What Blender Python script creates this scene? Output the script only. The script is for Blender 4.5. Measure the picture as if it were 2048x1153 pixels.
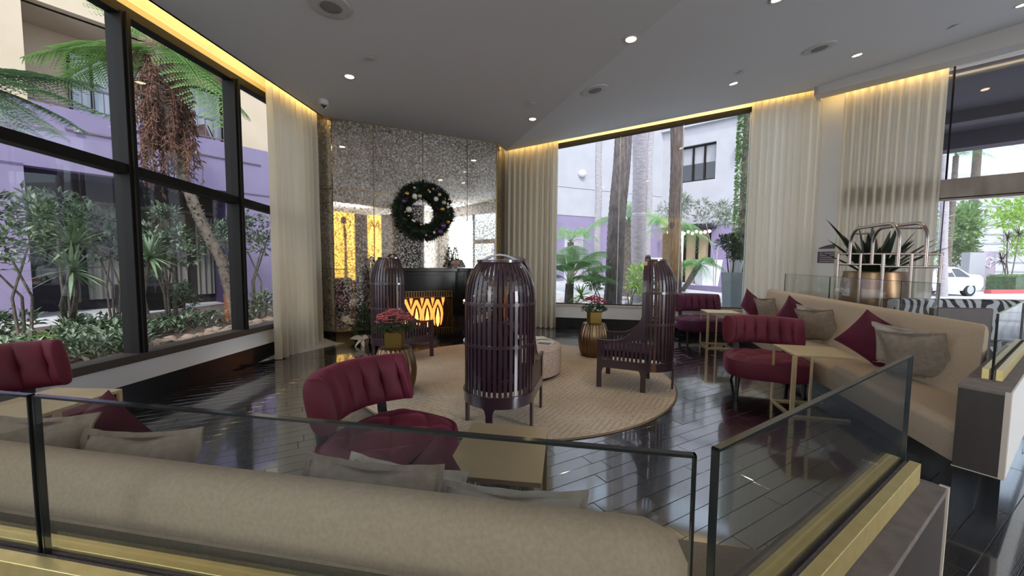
import bpy, math, random
from math import sin, cos, pi, sqrt, exp, hypot, atan2, tan
from mathutils import Vector, Matrix, noise
V = Vector
R = math.radians
rnd = random.Random(7)
sc = bpy.context.scene
for o in list(bpy.data.objects):
    bpy.data.objects.remove(o)
col = sc.collection

# ------------------------------------------------------------------ camera
F, CX, CY, EYE = 770.0, 1024.0, 576.5, 1.55
_p, _r = R(3.75), R(-.47)
_fw, _rt, _dn = V((0, cos(_p), -sin(_p))), V((1, 0, 0)), V((0, -sin(_p), -cos(_p)))
ROW0, ROW1 = cos(_r)*_rt + sin(_r)*_dn, -sin(_r)*_rt + cos(_r)*_dn
cam_d = bpy.data.cameras.new('camera')
cam_d.sensor_fit = 'HORIZONTAL'
cam_d.sensor_width = 36.0
cam_d.lens = F/2048*36
cam_d.clip_start, cam_d.clip_end = .03, 400
cam = bpy.data.objects.new('camera', cam_d)
cam.matrix_world = Matrix(((ROW0.x, -ROW1.x, -_fw.x, 0), (ROW0.y, -ROW1.y, -_fw.y, 0), (ROW0.z, -ROW1.z, -_fw.z, EYE), (0, 0, 0, 1)))
col.objects.link(cam)
sc.camera = cam

# ------------------------------------------------------------------ sky, sun, exposure
world = bpy.data.worlds.new('world')
sc.world = world
world.use_nodes = True
wn = world.node_tree
sky = wn.nodes.new('ShaderNodeTexSky')
sky.sky_type = 'NISHITA'
sky.sun_disc = False
sky.sun_elevation = R(48)
sky.sun_rotation = R(205)
sky.air_density, sky.dust_density, sky.ozone_density = 1.0, 3.0, 1.0
hz = wn.nodes.new('ShaderNodeMix'); hz.data_type = 'RGBA'      # thin white haze over the whole sky
hz.inputs['Factor'].default_value = .55; hz.inputs['B'].default_value = (5.7, 6.4, 7.5, 1)
wn.links.new(sky.outputs[0], hz.inputs['A'])
wn.links.new(hz.outputs['Result'], wn.nodes['Background'].inputs[0])
wn.nodes['Background'].inputs[1].default_value = SKY_STRENGTH = .19
sun_d = bpy.data.lights.new('sun', 'SUN')
sun_d.energy = 1.3
sun_d.angle = R(6)
sun_d.color = (1, .95, .86)
sun = bpy.data.objects.new('sun', sun_d)
sun.rotation_euler = V((-.25, 1.0, -1.25)).to_track_quat('-Z', 'Y').to_euler()
col.objects.link(sun)
# added fill light at the left wall behind the camera, lifts the interior
la_d = bpy.data.lights.new('lobby_fill', 'AREA')
la_d.shape, la_d.size, la_d.size_y, la_d.energy, la_d.color = 'RECTANGLE', 3.6, 3.4, 110, (.92, .96, 1)
la = bpy.data.objects.new('lobby_fill', la_d)
la.location = (-4.45, -4.0, 2.2)
la.rotation_euler = (R(90), 0, R(-90))
col.objects.link(la)
lb_d = bpy.data.lights.new('side_fill', 'AREA')       # added fill light in the plane of the rearmost side window
lb_d.shape, lb_d.size, lb_d.size_y, lb_d.energy, lb_d.color = 'RECTANGLE', 2.1, 3.8, 300, (.93, .97, 1)
lb = bpy.data.objects.new('side_fill', lb_d)
lb.location = (10.15, -3.85, 2.2)
lb.rotation_euler = (R(90), 0, R(90))
col.objects.link(lb)
sc.view_settings.view_transform = 'Standard'
sc.view_settings.look = 'None'
sc.view_settings.gamma = 1
sc.view_settings.use_curve_mapping = False
sc.view_settings.exposure = 1.05
sc.cycles.caustics_reflective = False
sc.cycles.caustics_refractive = False
sc.cycles.sample_clamp_indirect = 8
sc.cycles.transparent_max_bounces = 24

# ------------------------------------------------------------------ places in the room
def ray(x, y):
    q = V(((x-CX)/F, (y-CY)/F, 1))
    return ROW0*q.x + ROW1*q.y + _fw*q.z
def PF(x, y, z=0):                       # point seen at pixel (x, y) lying at height z
    d = ray(x, y)
    return V((0, 0, EYE)) + d*((z-EYE)/d.z)
def PD(x, y, Y):                         # ... lying Y metres ahead
    d = ray(x, y)
    return V((0, 0, EYE)) + d*(Y/d.y)
def PP(x, y, p0, n):                     # ... lying on a plane
    d = ray(x, y)
    return V((0, 0, EYE)) + d*((V(p0)-V((0, 0, EYE))).dot(V(n))/d.dot(V(n)))
def AZ(a):
    return V((sin(R(a)), cos(R(a)), 0))
def NR(a):                               # normal to the right of azimuth a
    return V((cos(R(a)), -sin(R(a)), 0))
def PW(x, y, p0, a):
    return PP(x, y, V((p0[0], p0[1], 0)), NR(a))

# ------------------------------------------------------------------ materials
MATS = {}
def mat(name, c, rough=.6, metal=0., c2=None, ns=8., ramp=(.35, .65), stretch=None, bump=0., bs=40., bstretch=None, sheen=0., coat=0., spec=.5, emit=None, es=0., transl=0., nd=3., coat_r=.08, coat_ior=1.5, sheen_c=None):
    m = bpy.data.materials.new(name)
    m.use_nodes = True
    nt = m.node_tree
    N, L = nt.nodes, nt.links
    b = N['Principled BSDF']
    b.inputs['Base Color'].default_value = (*c, 1)
    b.inputs['Roughness'].default_value = rough
    b.inputs['Metallic'].default_value = metal
    b.inputs['Specular IOR Level'].default_value = spec
    if sheen:
        b.inputs['Sheen Weight'].default_value = sheen
        b.inputs['Sheen Roughness'].default_value = .35
        b.inputs['Sheen Tint'].default_value = (*(sheen_c or c), 1)
    if coat:
        b.inputs['Coat Weight'].default_value = coat
        b.inputs['Coat Roughness'].default_value = coat_r
        b.inputs['Coat IOR'].default_value = coat_ior
    if emit:
        b.inputs['Emission Color'].default_value = (*emit, 1)
        b.inputs['Emission Strength'].default_value = es
    if c2 or bump:
        tc = N.new('ShaderNodeTexCoord')
    def noise_at(scale, st, detail):
        mp = N.new('ShaderNodeMapping')
        mp.inputs['Scale'].default_value = st or (1, 1, 1)
        L.new(tc.outputs['Object'], mp.inputs[0])
        n = N.new('ShaderNodeTexNoise')
        n.inputs['Scale'].default_value = scale
        n.inputs['Detail'].default_value = detail
        L.new(mp.outputs[0], n.inputs['Vector'])
        return n
    if c2:
        n = noise_at(ns, stretch, nd)
        cr = N.new('ShaderNodeValToRGB')
        cr.color_ramp.elements[0].position, cr.color_ramp.elements[1].position = ramp
        cr.color_ramp.elements[0].color = (*c, 1)
        cr.color_ramp.elements[1].color = (*c2, 1)
        L.new(n.outputs['Fac'], cr.inputs[0])
        L.new(cr.outputs[0], b.inputs['Base Color'])
    if bump:
        n = noise_at(bs, bstretch, 3.)
        bp = N.new('ShaderNodeBump')
        bp.inputs['Strength'].default_value = bump
        bp.inputs['Distance'].default_value = .01
        L.new(n.outputs['Fac'], bp.inputs['Height'])
        L.new(bp.outputs[0], b.inputs['Normal'])
    if transl:
        t = N.new('ShaderNodeBsdfTranslucent')
        t.inputs[0].default_value = (*(c2 or c), 1)
        mx = N.new('ShaderNodeMixShader')
        mx.inputs[0].default_value = transl
        L.new(b.outputs[0], mx.inputs[1])
        L.new(t.outputs[0], mx.inputs[2])
        L.new(mx.outputs[0], N['Material Output'].inputs[0])
    MATS[name] = m
    return m
def glass(name, tint, base=.05, gain=.9, rough=.0):
    m = bpy.data.materials.new(name)
    m.use_nodes = True
    N, L = m.node_tree.nodes, m.node_tree.links
    N.remove(N['Principled BSDF'])
    t = N.new('ShaderNodeBsdfTransparent')
    t.inputs[0].default_value = (*tint, 1)
    g = N.new('ShaderNodeBsdfGlossy')
    g.inputs['Roughness'].default_value = rough
    lw = N.new('ShaderNodeLayerWeight')
    lw.inputs[0].default_value = .5
    pw = N.new('ShaderNodeMath'); pw.operation = 'POWER'; pw.inputs[1].default_value = 4.5
    ma = N.new('ShaderNodeMath'); ma.operation = 'MULTIPLY_ADD'; ma.inputs[1].default_value = gain; ma.inputs[2].default_value = base
    mx = N.new('ShaderNodeMixShader')
    L.new(lw.outputs['Facing'], pw.inputs[0]); L.new(pw.outputs[0], ma.inputs[0]); L.new(ma.outputs[0], mx.inputs[0])
    L.new(t.outputs[0], mx.inputs[1]); L.new(g.outputs[0], mx.inputs[2])
    L.new(mx.outputs[0], N['Material Output'].inputs[0])
    MATS[name] = m
    return m

# ------------------------------------------------------------------ mesh builder
class MB:
    def __init__(s):
        s.v, s.f, s.sm = [], [], []
    def add(s, vs, fs, smooth=False):
        k = len(s.v)
        s.v.extend([tuple(q) for q in vs])
        for q in fs:
            s.f.append([i+k for i in q]); s.sm.append(smooth)
        return s
    def box(s, lo, hi, M=None):
        x0, y0, z0 = lo; x1, y1, z1 = hi
        vs = [V(q) for q in ((x0, y0, z0), (x1, y0, z0), (x1, y1, z0), (x0, y1, z0), (x0, y0, z1), (x1, y0, z1), (x1, y1, z1), (x0, y1, z1))]
        if M: vs = [M @ q for q in vs]
        return s.add(vs, ((3, 2, 1, 0), (4, 5, 6, 7), (0, 1, 5, 4), (1, 2, 6, 5), (2, 3, 7, 6), (3, 0, 4, 7)))
    def obox(s, a, b, w0, w1, z0, z1, nrm=None):      # box along a->b (plan), from offset w0 to w1 to its right, z0..z1 (numbers or pairs)
        a, b = V((a[0], a[1], 0)), V((b[0], b[1], 0))
        d = (b-a).normalized()
        n = nrm or V((d.y, -d.x, 0))
        za, zb = (z0, z0) if not isinstance(z0, tuple) else z0
        ta, tb = (z1, z1) if not isinstance(z1, tuple) else z1
        q = [a+n*w0, b+n*w0, b+n*w1, a+n*w1]
        zz = [za, zb, zb, za]; tt = [ta, tb, tb, ta]
        vs = [(p.x, p.y, z) for p, z in zip(q, zz)] + [(p.x, p.y, z) for p, z in zip(q, tt)]
        return s.add(vs, ((0, 1, 2, 3), (7, 6, 5, 4), (4, 5, 1, 0), (5, 6, 2, 1), (6, 7, 3, 2), (7, 4, 0, 3)))
    def prism(s, poly, z0, z1, M=None, smooth=False):
        n = len(poly)
        vs = [V((x, y, z0)) for x, y in poly] + [V((x, y, z1)) for x, y in poly]
        if M: vs = [M @ q for q in vs]
        return s.add(vs, [list(range(n))[::-1], list(range(n, 2*n))] + [(i, (i+1) % n, (i+1) % n+n, i+n) for i in range(n)], smooth)
    def tube(s, pts, r, n=8, smooth=True, flat=None):
        pts = [V(p) for p in pts]
        m = len(pts)
        rs = r if isinstance(r, (list, tuple)) else [r]*m
        vs, up = [], None
        for i, p in enumerate(pts):
            t = (pts[min(i+1, m-1)]-pts[max(i-1, 0)]).normalized()
            if up is None:
                up = V((0, 0, 1)) if abs(t.z) < .9 else V((1, 0, 0))
            u = t.cross(up).normalized(); w = u.cross(t).normalized(); up = w
            for k in range(n):
                a = 2*pi*k/n
                vs.append(p + u*(cos(a)*rs[i]) + w*(sin(a)*rs[i]*(flat or 1)))
        fs = [(i*n+k, i*n+(k+1) % n, (i+1)*n+(k+1) % n, (i+1)*n+k) for i in range(m-1) for k in range(n)]
        fs += [list(range(n))[::-1], [(m-1)*n+k for k in range(n)]]
        return s.add(vs, fs, smooth)
    def strap(s, pts, wdir, w, t, smooth=True):       # flat bar following pts; wdir(i) is its width direction
        pts = [V(p) for p in pts]
        m = len(pts); vs = []
        for i, p in enumerate(pts):
            tg = (pts[min(i+1, m-1)]-pts[max(i-1, 0)]).normalized()
            a = V(wdir(i)) if callable(wdir) else V(wdir)
            a = (a - tg*a.dot(tg)).normalized(); c = tg.cross(a)
            for q in ((-1, -1), (1, -1), (1, 1), (-1, 1)):
                vs.append(p + a*(q[0]*w/2) + c*(q[1]*t/2))
        fs = [(i*4+k, i*4+(k+1) % 4, (i+1)*4+(k+1) % 4, (i+1)*4+k) for i in range(m-1) for k in range(4)] + [(3, 2, 1, 0), tuple((m-1)*4+k for k in range(4))]
        return s.add(vs, fs, False)
    def lathe(s, prof, n=24, M=None, flute=None, smooth=True):
        vs = []
        for (r, z) in prof:
            for k in range(n):
                a = 2*pi*k/n
                q = r*(flute(a, z) if flute else 1)
                vs.append(V((q*cos(a), q*sin(a), z)))
        if M: vs = [M @ q for q in vs]
        m = len(prof)
        fs = [(i*n+k, i*n+(k+1) % n, (i+1)*n+(k+1) % n, (i+1)*n+k) for i in range(m-1) for k in range(n)] + [list(range(n))[::-1], [(m-1)*n+k for k in range(n)]]
        return s.add(vs, fs, smooth)
    def grid(s, fn, nu, nv, closev=False, smooth=True, flip=False, caps=False):
        vs = [fn(i/(nu-1), (j/nv if closev else j/(nv-1))) for i in range(nu) for j in range(nv)]
        fs = []
        for i in range(nu-1):
            for j in range(nv if closev else nv-1):
                q = (i*nv+j, i*nv+(j+1) % nv, (i+1)*nv+(j+1) % nv, (i+1)*nv+j)
                fs.append(q[::-1] if flip else q)
        if caps:
            fs += [list(range(nv))[::-1], [(nu-1)*nv+k for k in range(nv)]]
        return s.add(vs, fs, smooth)
    def ball(s, c, r, nu=8, nv=10, j=0.):
        r = r if isinstance(r, (tuple, list)) else (r, r, r)
        c = V(c); k = rnd.random()*50
        def fn(u, v):
            a, b = pi*u, 2*pi*v
            d = V((sin(a)*cos(b), sin(a)*sin(b), cos(a)))
            q = 1 + (j*noise.noise(d*1.3+V((k, 0, 0))) if j else 0)
            return c + V((d.x*r[0], d.y*r[1], d.z*r[2]))*q
        return s.grid(fn, nu, nv, closev=True, flip=True)
    def blade(s, p, d, L, w, droop=.3, n=5, fold=.25, side=None, tip=0.):
        p, d = V(p), V(d).normalized()
        sd = V(side) if side else d.cross(V((0, 0, 1)))
        if sd.length < .01: sd = V((1, 0, 0))
        sd.normalize()
        vs = []
        for i in range(n+1):
            t = i/n
            q = p + d*(L*t) + V((0, 0, -droop*L*t*t))
            ww = w*(sin(pi*min(1, .12+.88*t)**.8) if t < 1 else tip)*.5
            nrm = V((0, 0, 1))
            vs += [q - sd*ww + nrm*(fold*ww), q, q + sd*ww + nrm*(fold*ww)]
        fs = []
        for i in range(n):
            fs += [(i*3, i*3+1, i*3+4, i*3+3), (i*3+1, i*3+2, i*3+5, i*3+4)]
        return s.add(vs, fs, True)
    def leaf(s, p, d, L, w, up=None):
        p, d = V(p), V(d).normalized()
        u = V(up) if up else V((rnd.uniform(-1, 1), rnd.uniform(-1, 1), rnd.uniform(-1, 1)))
        sd = d.cross(u)
        if sd.length < .05: sd = V((1, 0, 0))
        sd.normalize(); nm = sd.cross(d)
        return s.add([p, p+d*(L*.45)-sd*(w/2)+nm*(.12*L), p+d*L, p+d*(L*.45)+sd*(w/2)+nm*(.12*L)], ((0, 1, 2), (0, 2, 3)))
    def mesh(s, name, m, sharp=40):
        me = bpy.data.meshes.new(name)
        me.from_pydata(s.v, [], s.f)
        me.polygons.foreach_set('use_smooth', s.sm)
        for k in (m if isinstance(m, (list, tuple)) else [m]):
            me.materials.append(MATS[k])
        if any(s.sm) and len(s.v) < 60000:
            me.set_sharp_from_angle(angle=R(sharp))
        me.update()
        return me
    def build(s, name, m, parent=None, bevel=0., seg=2, sharp=40):
        o = bpy.data.objects.new(name, s.mesh(name, m, sharp))
        col.objects.link(o)
        if parent: o.parent = parent
        if bevel:
            b = o.modifiers.new('bevel', 'BEVEL')
            b.width, b.segments, b.limit_method, b.angle_limit = bevel, seg, 'ANGLE', R(35)
        return o

def tag(o, label=None, cat=None, group=None, kind=None):
    if label: o['label'] = label
    if cat: o['category'] = cat
    if group: o['group'] = group
    if kind: o['kind'] = kind
    return o
def thing(name, label, cat, loc=(0, 0, 0), rz=0., group=None, kind=None):
    o = bpy.data.objects.new(name, None)
    o.empty_display_size = .1
    col.objects.link(o)
    o.location = loc; o.rotation_euler = (0, 0, rz)
    return tag(o, label, cat, group, kind)
def struct(o, label=None):
    return tag(o, label, None, None, 'structure')
def kids(o):
    return KIDS.get(o.name, [])
def copy_tree(o, parent=None):
    c = o.copy(); col.objects.link(c); c.parent = parent
    for ch in [x for x in ALLCH(o)]:
        copy_tree(ch, c)
    return c
def ALLCH(o):
    return list(o.children)
def text_mesh(name, body, size, m, parent, M, ext=.001, align='CENTER'):
    cu = bpy.data.curves.new(name, 'FONT')
    cu.body, cu.size, cu.align_x, cu.align_y, cu.extrude = body, size, align, 'CENTER', ext
    o = bpy.data.objects.new(name, cu)
    col.objects.link(o)
    dg = bpy.context.evaluated_depsgraph_get()
    me = bpy.data.meshes.new_from_object(o.evaluated_get(dg))
    bpy.data.objects.remove(o)
    me.materials.clear(); me.materials.append(MATS[m])
    o = bpy.data.objects.new(name, me)
    col.objects.link(o)
    o.parent = parent; o.matrix_local = M
    return o
def face_matrix(p, right, up):            # local x = right, y = up, z = towards the viewer
    r, u = V(right).normalized(), V(up).normalized()
    n = r.cross(u)
    return Matrix(((r.x, u.x, n.x, p[0]), (r.y, u.y, n.y, p[1]), (r.z, u.z, n.z, p[2]), (0, 0, 0, 1)))
# ------------------------------------------------------------------ material list
mat('plaster', (.62, .60, .58), .85, bump=.03, bs=90)
mat('ceiling', (.70, .71, .74), .9)
mat('board', (.84, .83, .81), .7)
mat('black_base', (.006, .006, .007), .28)
mat('black_stone', (.006, .006, .007), .16, coat=.3)
mat('floor_black', (.0035, .0035, .0045), .13, c2=(.008, .008, .0095), ns=3, stretch=(1, 9, 1), bump=.10, bs=22, bstretch=(.8, 12, 1), spec=1., coat=1., coat_r=.07, coat_ior=2.3)
mat('floor_joint', (.003, .003, .003), .6)
mat('dark_frame', (.007, .006, .005), .6, spec=.2)
mat('sill_metal', (.06, .05, .042), .4)
mat('cove_gold', (.50, .42, .26), .6)
mat('led_warm', (1, .8, .4), emit=(1, .68, .22), es=14)
mat('led_soft', (1, .85, .6), emit=(1, .80, .50), es=5)
mat('gold_trim', (.42, .31, .13), .35, 1.)
mat('curtain', (.84, .78, .66), .9, c2=(.88, .83, .72), ns=60, stretch=(8, 8, .5), bump=.25, bs=220, transl=.42)
mat('curtain_far', (.40, .36, .32), .9, transl=.1)
mat('seal', (.75, .78, .8), .5, emit=(1, 1, 1), es=0)
glass('glass_clear', (.97, .98, .975), .03, .65)
glass('glass_rail', (.93, .945, .94), .045, .75)
mat('glass_edge', (.014, .018, .016), .12, spec=.9)
mat('glass_edge_lit', (.55, .52, .46), .3)
mat('mastic', (.16, .13, .12), .9, bump=.8, bs=60)
mat('gold_rail', (.66, .53, .22), .42, .85, c2=(.72, .60, .28), ns=20, bump=.03)
mat('wall_brown', (.035, .027, .022), .55, c2=(.045, .034, .028), ns=14, stretch=(1, 1, .2))
mat('wall_cap', (.16, .135, .12), .75, c2=(.21, .18, .165), ns=18, bump=.2, bs=120)
mat('edge_strip', (.62, .55, .47), .6)

def mirror_mat(name, dark, lite, mx, tint):
    m = mat(name, dark, .35, c2=lite, ns=1)
    N, L = m.node_tree.nodes, m.node_tree.links
    b = N['Principled BSDF']
    tc = N.new('ShaderNodeTexCoord')
    n1 = N.new('ShaderNodeTexNoise'); n1.inputs['Scale'].default_value = 26; n1.inputs['Detail'].default_value = 4; n1.inputs['Roughness'].default_value = .62
    n2 = N.new('ShaderNodeTexNoise'); n2.inputs['Scale'].default_value = 1.7; n2.inputs['Detail'].default_value = 2
    for n in (n1, n2): L.new(tc.outputs['Object'], n.inputs['Vector'])
    ad = N.new('ShaderNodeMath'); ad.operation = 'MULTIPLY_ADD'; ad.inputs[1].default_value = .35
    L.new(n2.outputs['Fac'], ad.inputs[0]); L.new(n1.outputs['Fac'], ad.inputs[2])
    cr = N.new('ShaderNodeValToRGB')
    cr.color_ramp.elements[0].position, cr.color_ramp.elements[1].position = mx
    L.new(ad.outputs[0], cr.inputs[0])
    g = N.new('ShaderNodeBsdfGlossy'); g.inputs['Color'].default_value = (*tint, 1); g.inputs['Roughness'].default_value = .025
    fr = N.new('ShaderNodeBsdfGlossy'); fr.inputs['Color'].default_value = (.62, .60, .57, 1); fr.inputs['Roughness'].default_value = .55
    n3 = N.new('ShaderNodeTexNoise'); n3.inputs['Scale'].default_value = 30; n3.inputs['Detail'].default_value = 5; n3.inputs['Roughness'].default_value = .7
    L.new(tc.outputs['Object'], n3.inputs['Vector'])
    c3 = N.new('ShaderNodeValToRGB'); c3.color_ramp.elements[0].position, c3.color_ramp.elements[1].position = .50, .56
    L.new(n3.outputs['Fac'], c3.inputs[0])
    m3 = N.new('ShaderNodeMath'); m3.operation = 'MULTIPLY'; m3.inputs[1].default_value = .62
    L.new(c3.outputs[0], m3.inputs[0])
    mf = N.new('ShaderNodeMixShader')
    L.new(m3.outputs[0], mf.inputs[0]); L.new(g.outputs[0], mf.inputs[1]); L.new(fr.outputs[0], mf.inputs[2])
    ms = N.new('ShaderNodeMixShader')
    ma = N.new('ShaderNodeMath'); ma.operation = 'MULTIPLY_ADD'; ma.inputs[1].default_value = .6; ma.inputs[2].default_value = .02
    L.new(cr.outputs[0], ma.inputs[0])
    L.new(ma.outputs[0], ms.inputs[0]); L.new(mf.outputs[0], ms.inputs[1]); L.new(b.outputs[0], ms.inputs[2])
    L.new(ms.outputs[0], N['Material Output'].inputs[0])
mirror_mat('antique_mirror', (.10, .08, .055), (.05, .038, .025), (.70, .76), (.82, .78, .72))

# ------------------------------------------------------------------ plan of the room
aL, aR, aM, aE, aF = 4.24, 64.7, 101.2, 135.6, 60.0
W0, eL, nL = V((-3.925, 4.779, 0)), AZ(aL), NR(aL)
M0 = V((-3.319, 7.189, 0)); eR, nR = AZ(aR), NR(aR)
M1 = M0 + eR*3.265
Q0 = V((1.087, 9.201, 0)); eM, nM = AZ(aM), NR(aM)           # nM points into the room
K = V((6.36, 8.16, 0)); eE, nE = AZ(aE), NR(aE)
Kend = K + eE*5.6
CORNER = V((-.20, 9.455, 0))
def on_left(y, off=0):
    t = (y-W0.y-nL.y*off)/eL.y
    return W0 + eL*t + nL*off
def on_mid(x, off=0):
    t = (x-Q0.x-nM.x*off)/eM.x
    return Q0 + eM*t + nM*off
def on_entry(t, off=0):
    return K + eE*t + nE*off

ZC = 4.16
C0 = on_mid(-.17, .27)
_f1 = PF(1365, 0, ZC)
_fd = (V((_f1.x, _f1.y, 0))-V((C0.x, C0.y, 0))).normalized()
_fn = V((-_fd.y, _fd.x, 0))
if _fn.x < 0: _fn = -_fn
_kc = on_mid(6.2, .27)
CS = (5.08-ZC)/(_kc-C0).dot(_fn)
def zceil(p):
    return ZC + max(0, (V((p[0], p[1], 0))-C0).dot(_fn))*CS
NB = V((-_fn.x*CS, -_fn.y*CS, 1)).normalized()
def on_ceiling(x, y):
    a = PF(x, y, ZC)
    if (V((a.x, a.y, 0))-C0).dot(_fn) <= 0: return a, V((0, 0, 1))
    return PP(x, y, (C0.x, C0.y, ZC), NB), NB
FOLD_END = C0 + _fd*((C0.y+6)/-_fd.y)

# ------------------------------------------------------------------ floor
fl = MB().prism([(-4.75, -6), (10.3, -6), (10.3, 4.2), (6.4, 8.2), (-.2, 9.5), (-3.8, 9.5)], -.2, -.004).build('floor', 'floor_joint')
struct(fl)
pd, pn = AZ(aF), NR(aF)
PL, PWD, GAP = .92, .125, .0022
def plank_mesh():
    b = MB()
    l, w, h, c = PL/2-GAP/2, PWD/2-GAP/2, .0, .0018
    q = [(-l, -w), (l, -w), (l, w), (-l, w)]; q2 = [(-l+c, -w+c), (l-c, -w+c), (l-c, w-c), (-l+c, w-c)]
    b.add([(x, y, -.006) for x, y in q]+[(x, y, h-c*.5) for x, y in q]+[(x, y, h) for x, y in q2], [(8, 9, 10, 11)]+[(i, (i+1) % 4, (i+1) % 4+4, i+4) for i in range(4)]+[(i+4, (i+1) % 4+4, (i+1) % 4+8, i+8) for i in range(4)])
    return b
pm = plank_mesh().mesh('plank', 'floor_black')
cand = []
RUGC, RUGR = V((.06, 5.33, 0)), 2.1
for i in range(-75, 85):
    off = rnd.random()*PL
    for j in range(-14, 16):
        c = pn*(i*PWD) + pd*(j*PL+off)
        if c.y < -.6 or c.x < -4.4 or c.x > 8.5: continue
        if (c-W0).dot(nL) < -.1 or (c-Q0).dot(nM) < -.1 or (c-K).dot(nE) < -.2: continue
        if (c-M0).dot(nR) < -.1 and (c-M0).dot(V((-.194, -.981, 0))) < -.1 and c.x < -.2: continue
        if (c-RUGC).length < RUGR-.55: continue
        d = c-V((0, 0, EYE)); z = d.dot(_fw)
        if z < .3: continue
        px, py = CX+F*d.dot(ROW0)/z, CY+F*d.dot(ROW1)/z
        if not (-120 < px < 2170 and 400 < py < 1290): continue
        near = c.y < 2.0 and -3.2 < c.x < .3                 # behind the near sofa and half wall
        cand.append((z + (30 if near else 0), c))
cand.sort(key=lambda q: q[0])
rest = MB()
for k, (z, c) in enumerate(cand):
    rz = atan2(pd.y, pd.x)+rnd.uniform(-.0012, .0012)
    tl = (rnd.gauss(0, .0022), rnd.gauss(0, .0016))
    if k < 298:
        o = bpy.data.objects.new('plank', pm); col.objects.link(o); o.parent = fl
        o.location = (c.x, c.y, 0); o.rotation_euler = (tl[0], tl[1], rz)
    else:
        Mx = Matrix.Translation((c.x, c.y, 0)) @ Matrix.Rotation(rz, 4, 'Z') @ Matrix.Rotation(tl[0], 4, 'X') @ Matrix.Rotation(tl[1], 4, 'Y')
        t = plank_mesh(); rest.add([Mx @ V(q) for q in t.v], t.f)
tag(rest.build('planks', 'floor_black', fl), kind='stuff')

# ------------------------------------------------------------------ ceiling with its cove slots
b = MB()
def zp(p): return (p.x, p.y, zceil(p))
LE0, LE1 = on_left(-6, .3), V((-3.46, 7.16, 0))
c2 = on_mid(6.2, .27)
SOF = .62
S0, S1 = on_entry(-.05, SOF), on_entry(5.6, SOF)
polyA = [LE0, FOLD_END, C0, M1+nR*.0, M0, LE1]
polyB = [FOLD_END, V((10.3, -6, 0)), V((10.3, S1.y, 0)), S1, S0, c2, C0]
def fan(b, poly):
    n = len(poly)
    b.add([zp(p) for p in poly]+[(p.x, p.y, zceil(p)+.05) for p in poly], [list(range(n))[::-1], list(range(n, 2*n))]+[(i, (i+1) % n, (i+1) % n+n, i+n) for i in range(n)])
fan(b, polyA); fan(b, polyB)
b.add([zp(C0), zp(M1), (M1.x, M1.y, ZC+.6), (C0.x, C0.y, ZC+.6)], [(0, 1, 2, 3)])
ceil = struct(b.build('ceiling', 'ceiling'))
# recesses over the window walls
b = MB()
b.obox(on_left(-6, .3), LE1, 0, .03, ZC, ZC+.55, nL)
b.obox(on_left(-6, -.05), on_left(7.4, -.05), 0, .42, ZC+.5, ZC+.55, nL)
struct(b.build('trim_1', 'plaster'))
b = MB()
za, zb = zceil(C0), zceil(c2)
b.obox(C0, c2, -.03, 0, (za, zb), (za+.5, zb+.5), nM)
b.obox(CORNER-eM*.2, K+eM*.2, -.05, .36, (za+.45, zb+.45), (za+.5, zb+.5), nM)
struct(b.build('trim_2', 'plaster'))
b = MB()                                              # soffit over the entry wall
ZS0, ZS1 = 4.88, 4.93
b.obox(on_entry(-.05), on_entry(5.6), .30, SOF, (ZS0, ZS1), (5.75, 5.75), nE)
b.obox(on_entry(-.05), on_entry(5.6), -.02, .32, (5.4, 5.4), (5.45, 5.45), nE)
b.obox(on_entry(-.06), on_entry(.0), .0, SOF, (ZS0, ZS0), (5.75, 5.75), nE)
struct(b.build('trim_3', 'plaster'))
# LED tape lying in the slots
b = MB(); b.obox(on_left(-2, .20), on_left(7.05, .20), 0, .02, ZC+.09, ZC+.10, nL)
tag(b.build('led_strip', 'led_warm'), 'warm LED tape hidden in the ceiling slot above the left window wall', 'light strip', kind='thing')
b = MB(); b.obox(C0+nM*-.1, c2-nM*.1, 0, .02, (za+.09, zb+.09), (za+.10, zb+.10), nM)
tag(b.build('led_strip', 'led_warm'), 'warm LED tape in the slot above the wide middle window and its curtains', 'light strip')
b = MB(); b.obox(on_entry(.15, .26), on_entry(1.78, .26), 0, .02, 4.97, 4.98, nE)
tag(b.build('led_strip', 'led_warm'), 'warm LED tape behind the boxed soffit over the entry curtain', 'light strip')
b = MB(); b.obox(on_entry(1.8, .27), on_entry(5.5, .27), 0, .03, (4.95, 4.98), (4.98, 5.01), nE)
tag(b.build('led_strip', 'led_soft'), 'bright white LED line running above the dark entry glazing', 'light strip')

# ------------------------------------------------------------------ left window wall
def zt(y): return 2.40 + (5.4-y)*.06                  # transom
b = MB()
b.obox(on_left(-6), on_left(7.45), -.22, 0, .25, .475, nL)
b.obox(on_left(-6), on_left(7.45), -.22, 0, 4.14, 4.75, nL)
b.obox(on_left(6.98), on_left(7.45), -.22, 0, .4, 4.2, nL)
wl = struct(b.build('wall_left', 'board'))
b = MB(); b.obox(on_left(-6, -.01), on_left(7.45, -.01), -.2, -.005, 0, .25, nL)
struct(b.build('baseboard_left', 'black_base'))
b = MB(); b.obox(on_left(-6), on_left(7.45), -.02, .015, 4.12, 4.2, nL)
struct(b.build('trim_4', 'cove_gold'))
w1 = thing('window_1', None, None); struct(w1)
MUL = [-6, -4.55, -3.1, -1.7, -.25, 1.2, 2.64, 4.07, 5.50, 6.93]
b = MB()
b.obox(on_left(-6), on_left(7.4), -.16, .06, .475, .56, nL)
b.build('window_sill', 'sill_metal', w1, .006)
b = MB(); b.obox(on_left(-6), on_left(7.4), -.10, .03, 4.02, 4.125, nL)
b.build('window_head', 'dark_frame', w1, .006)
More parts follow.
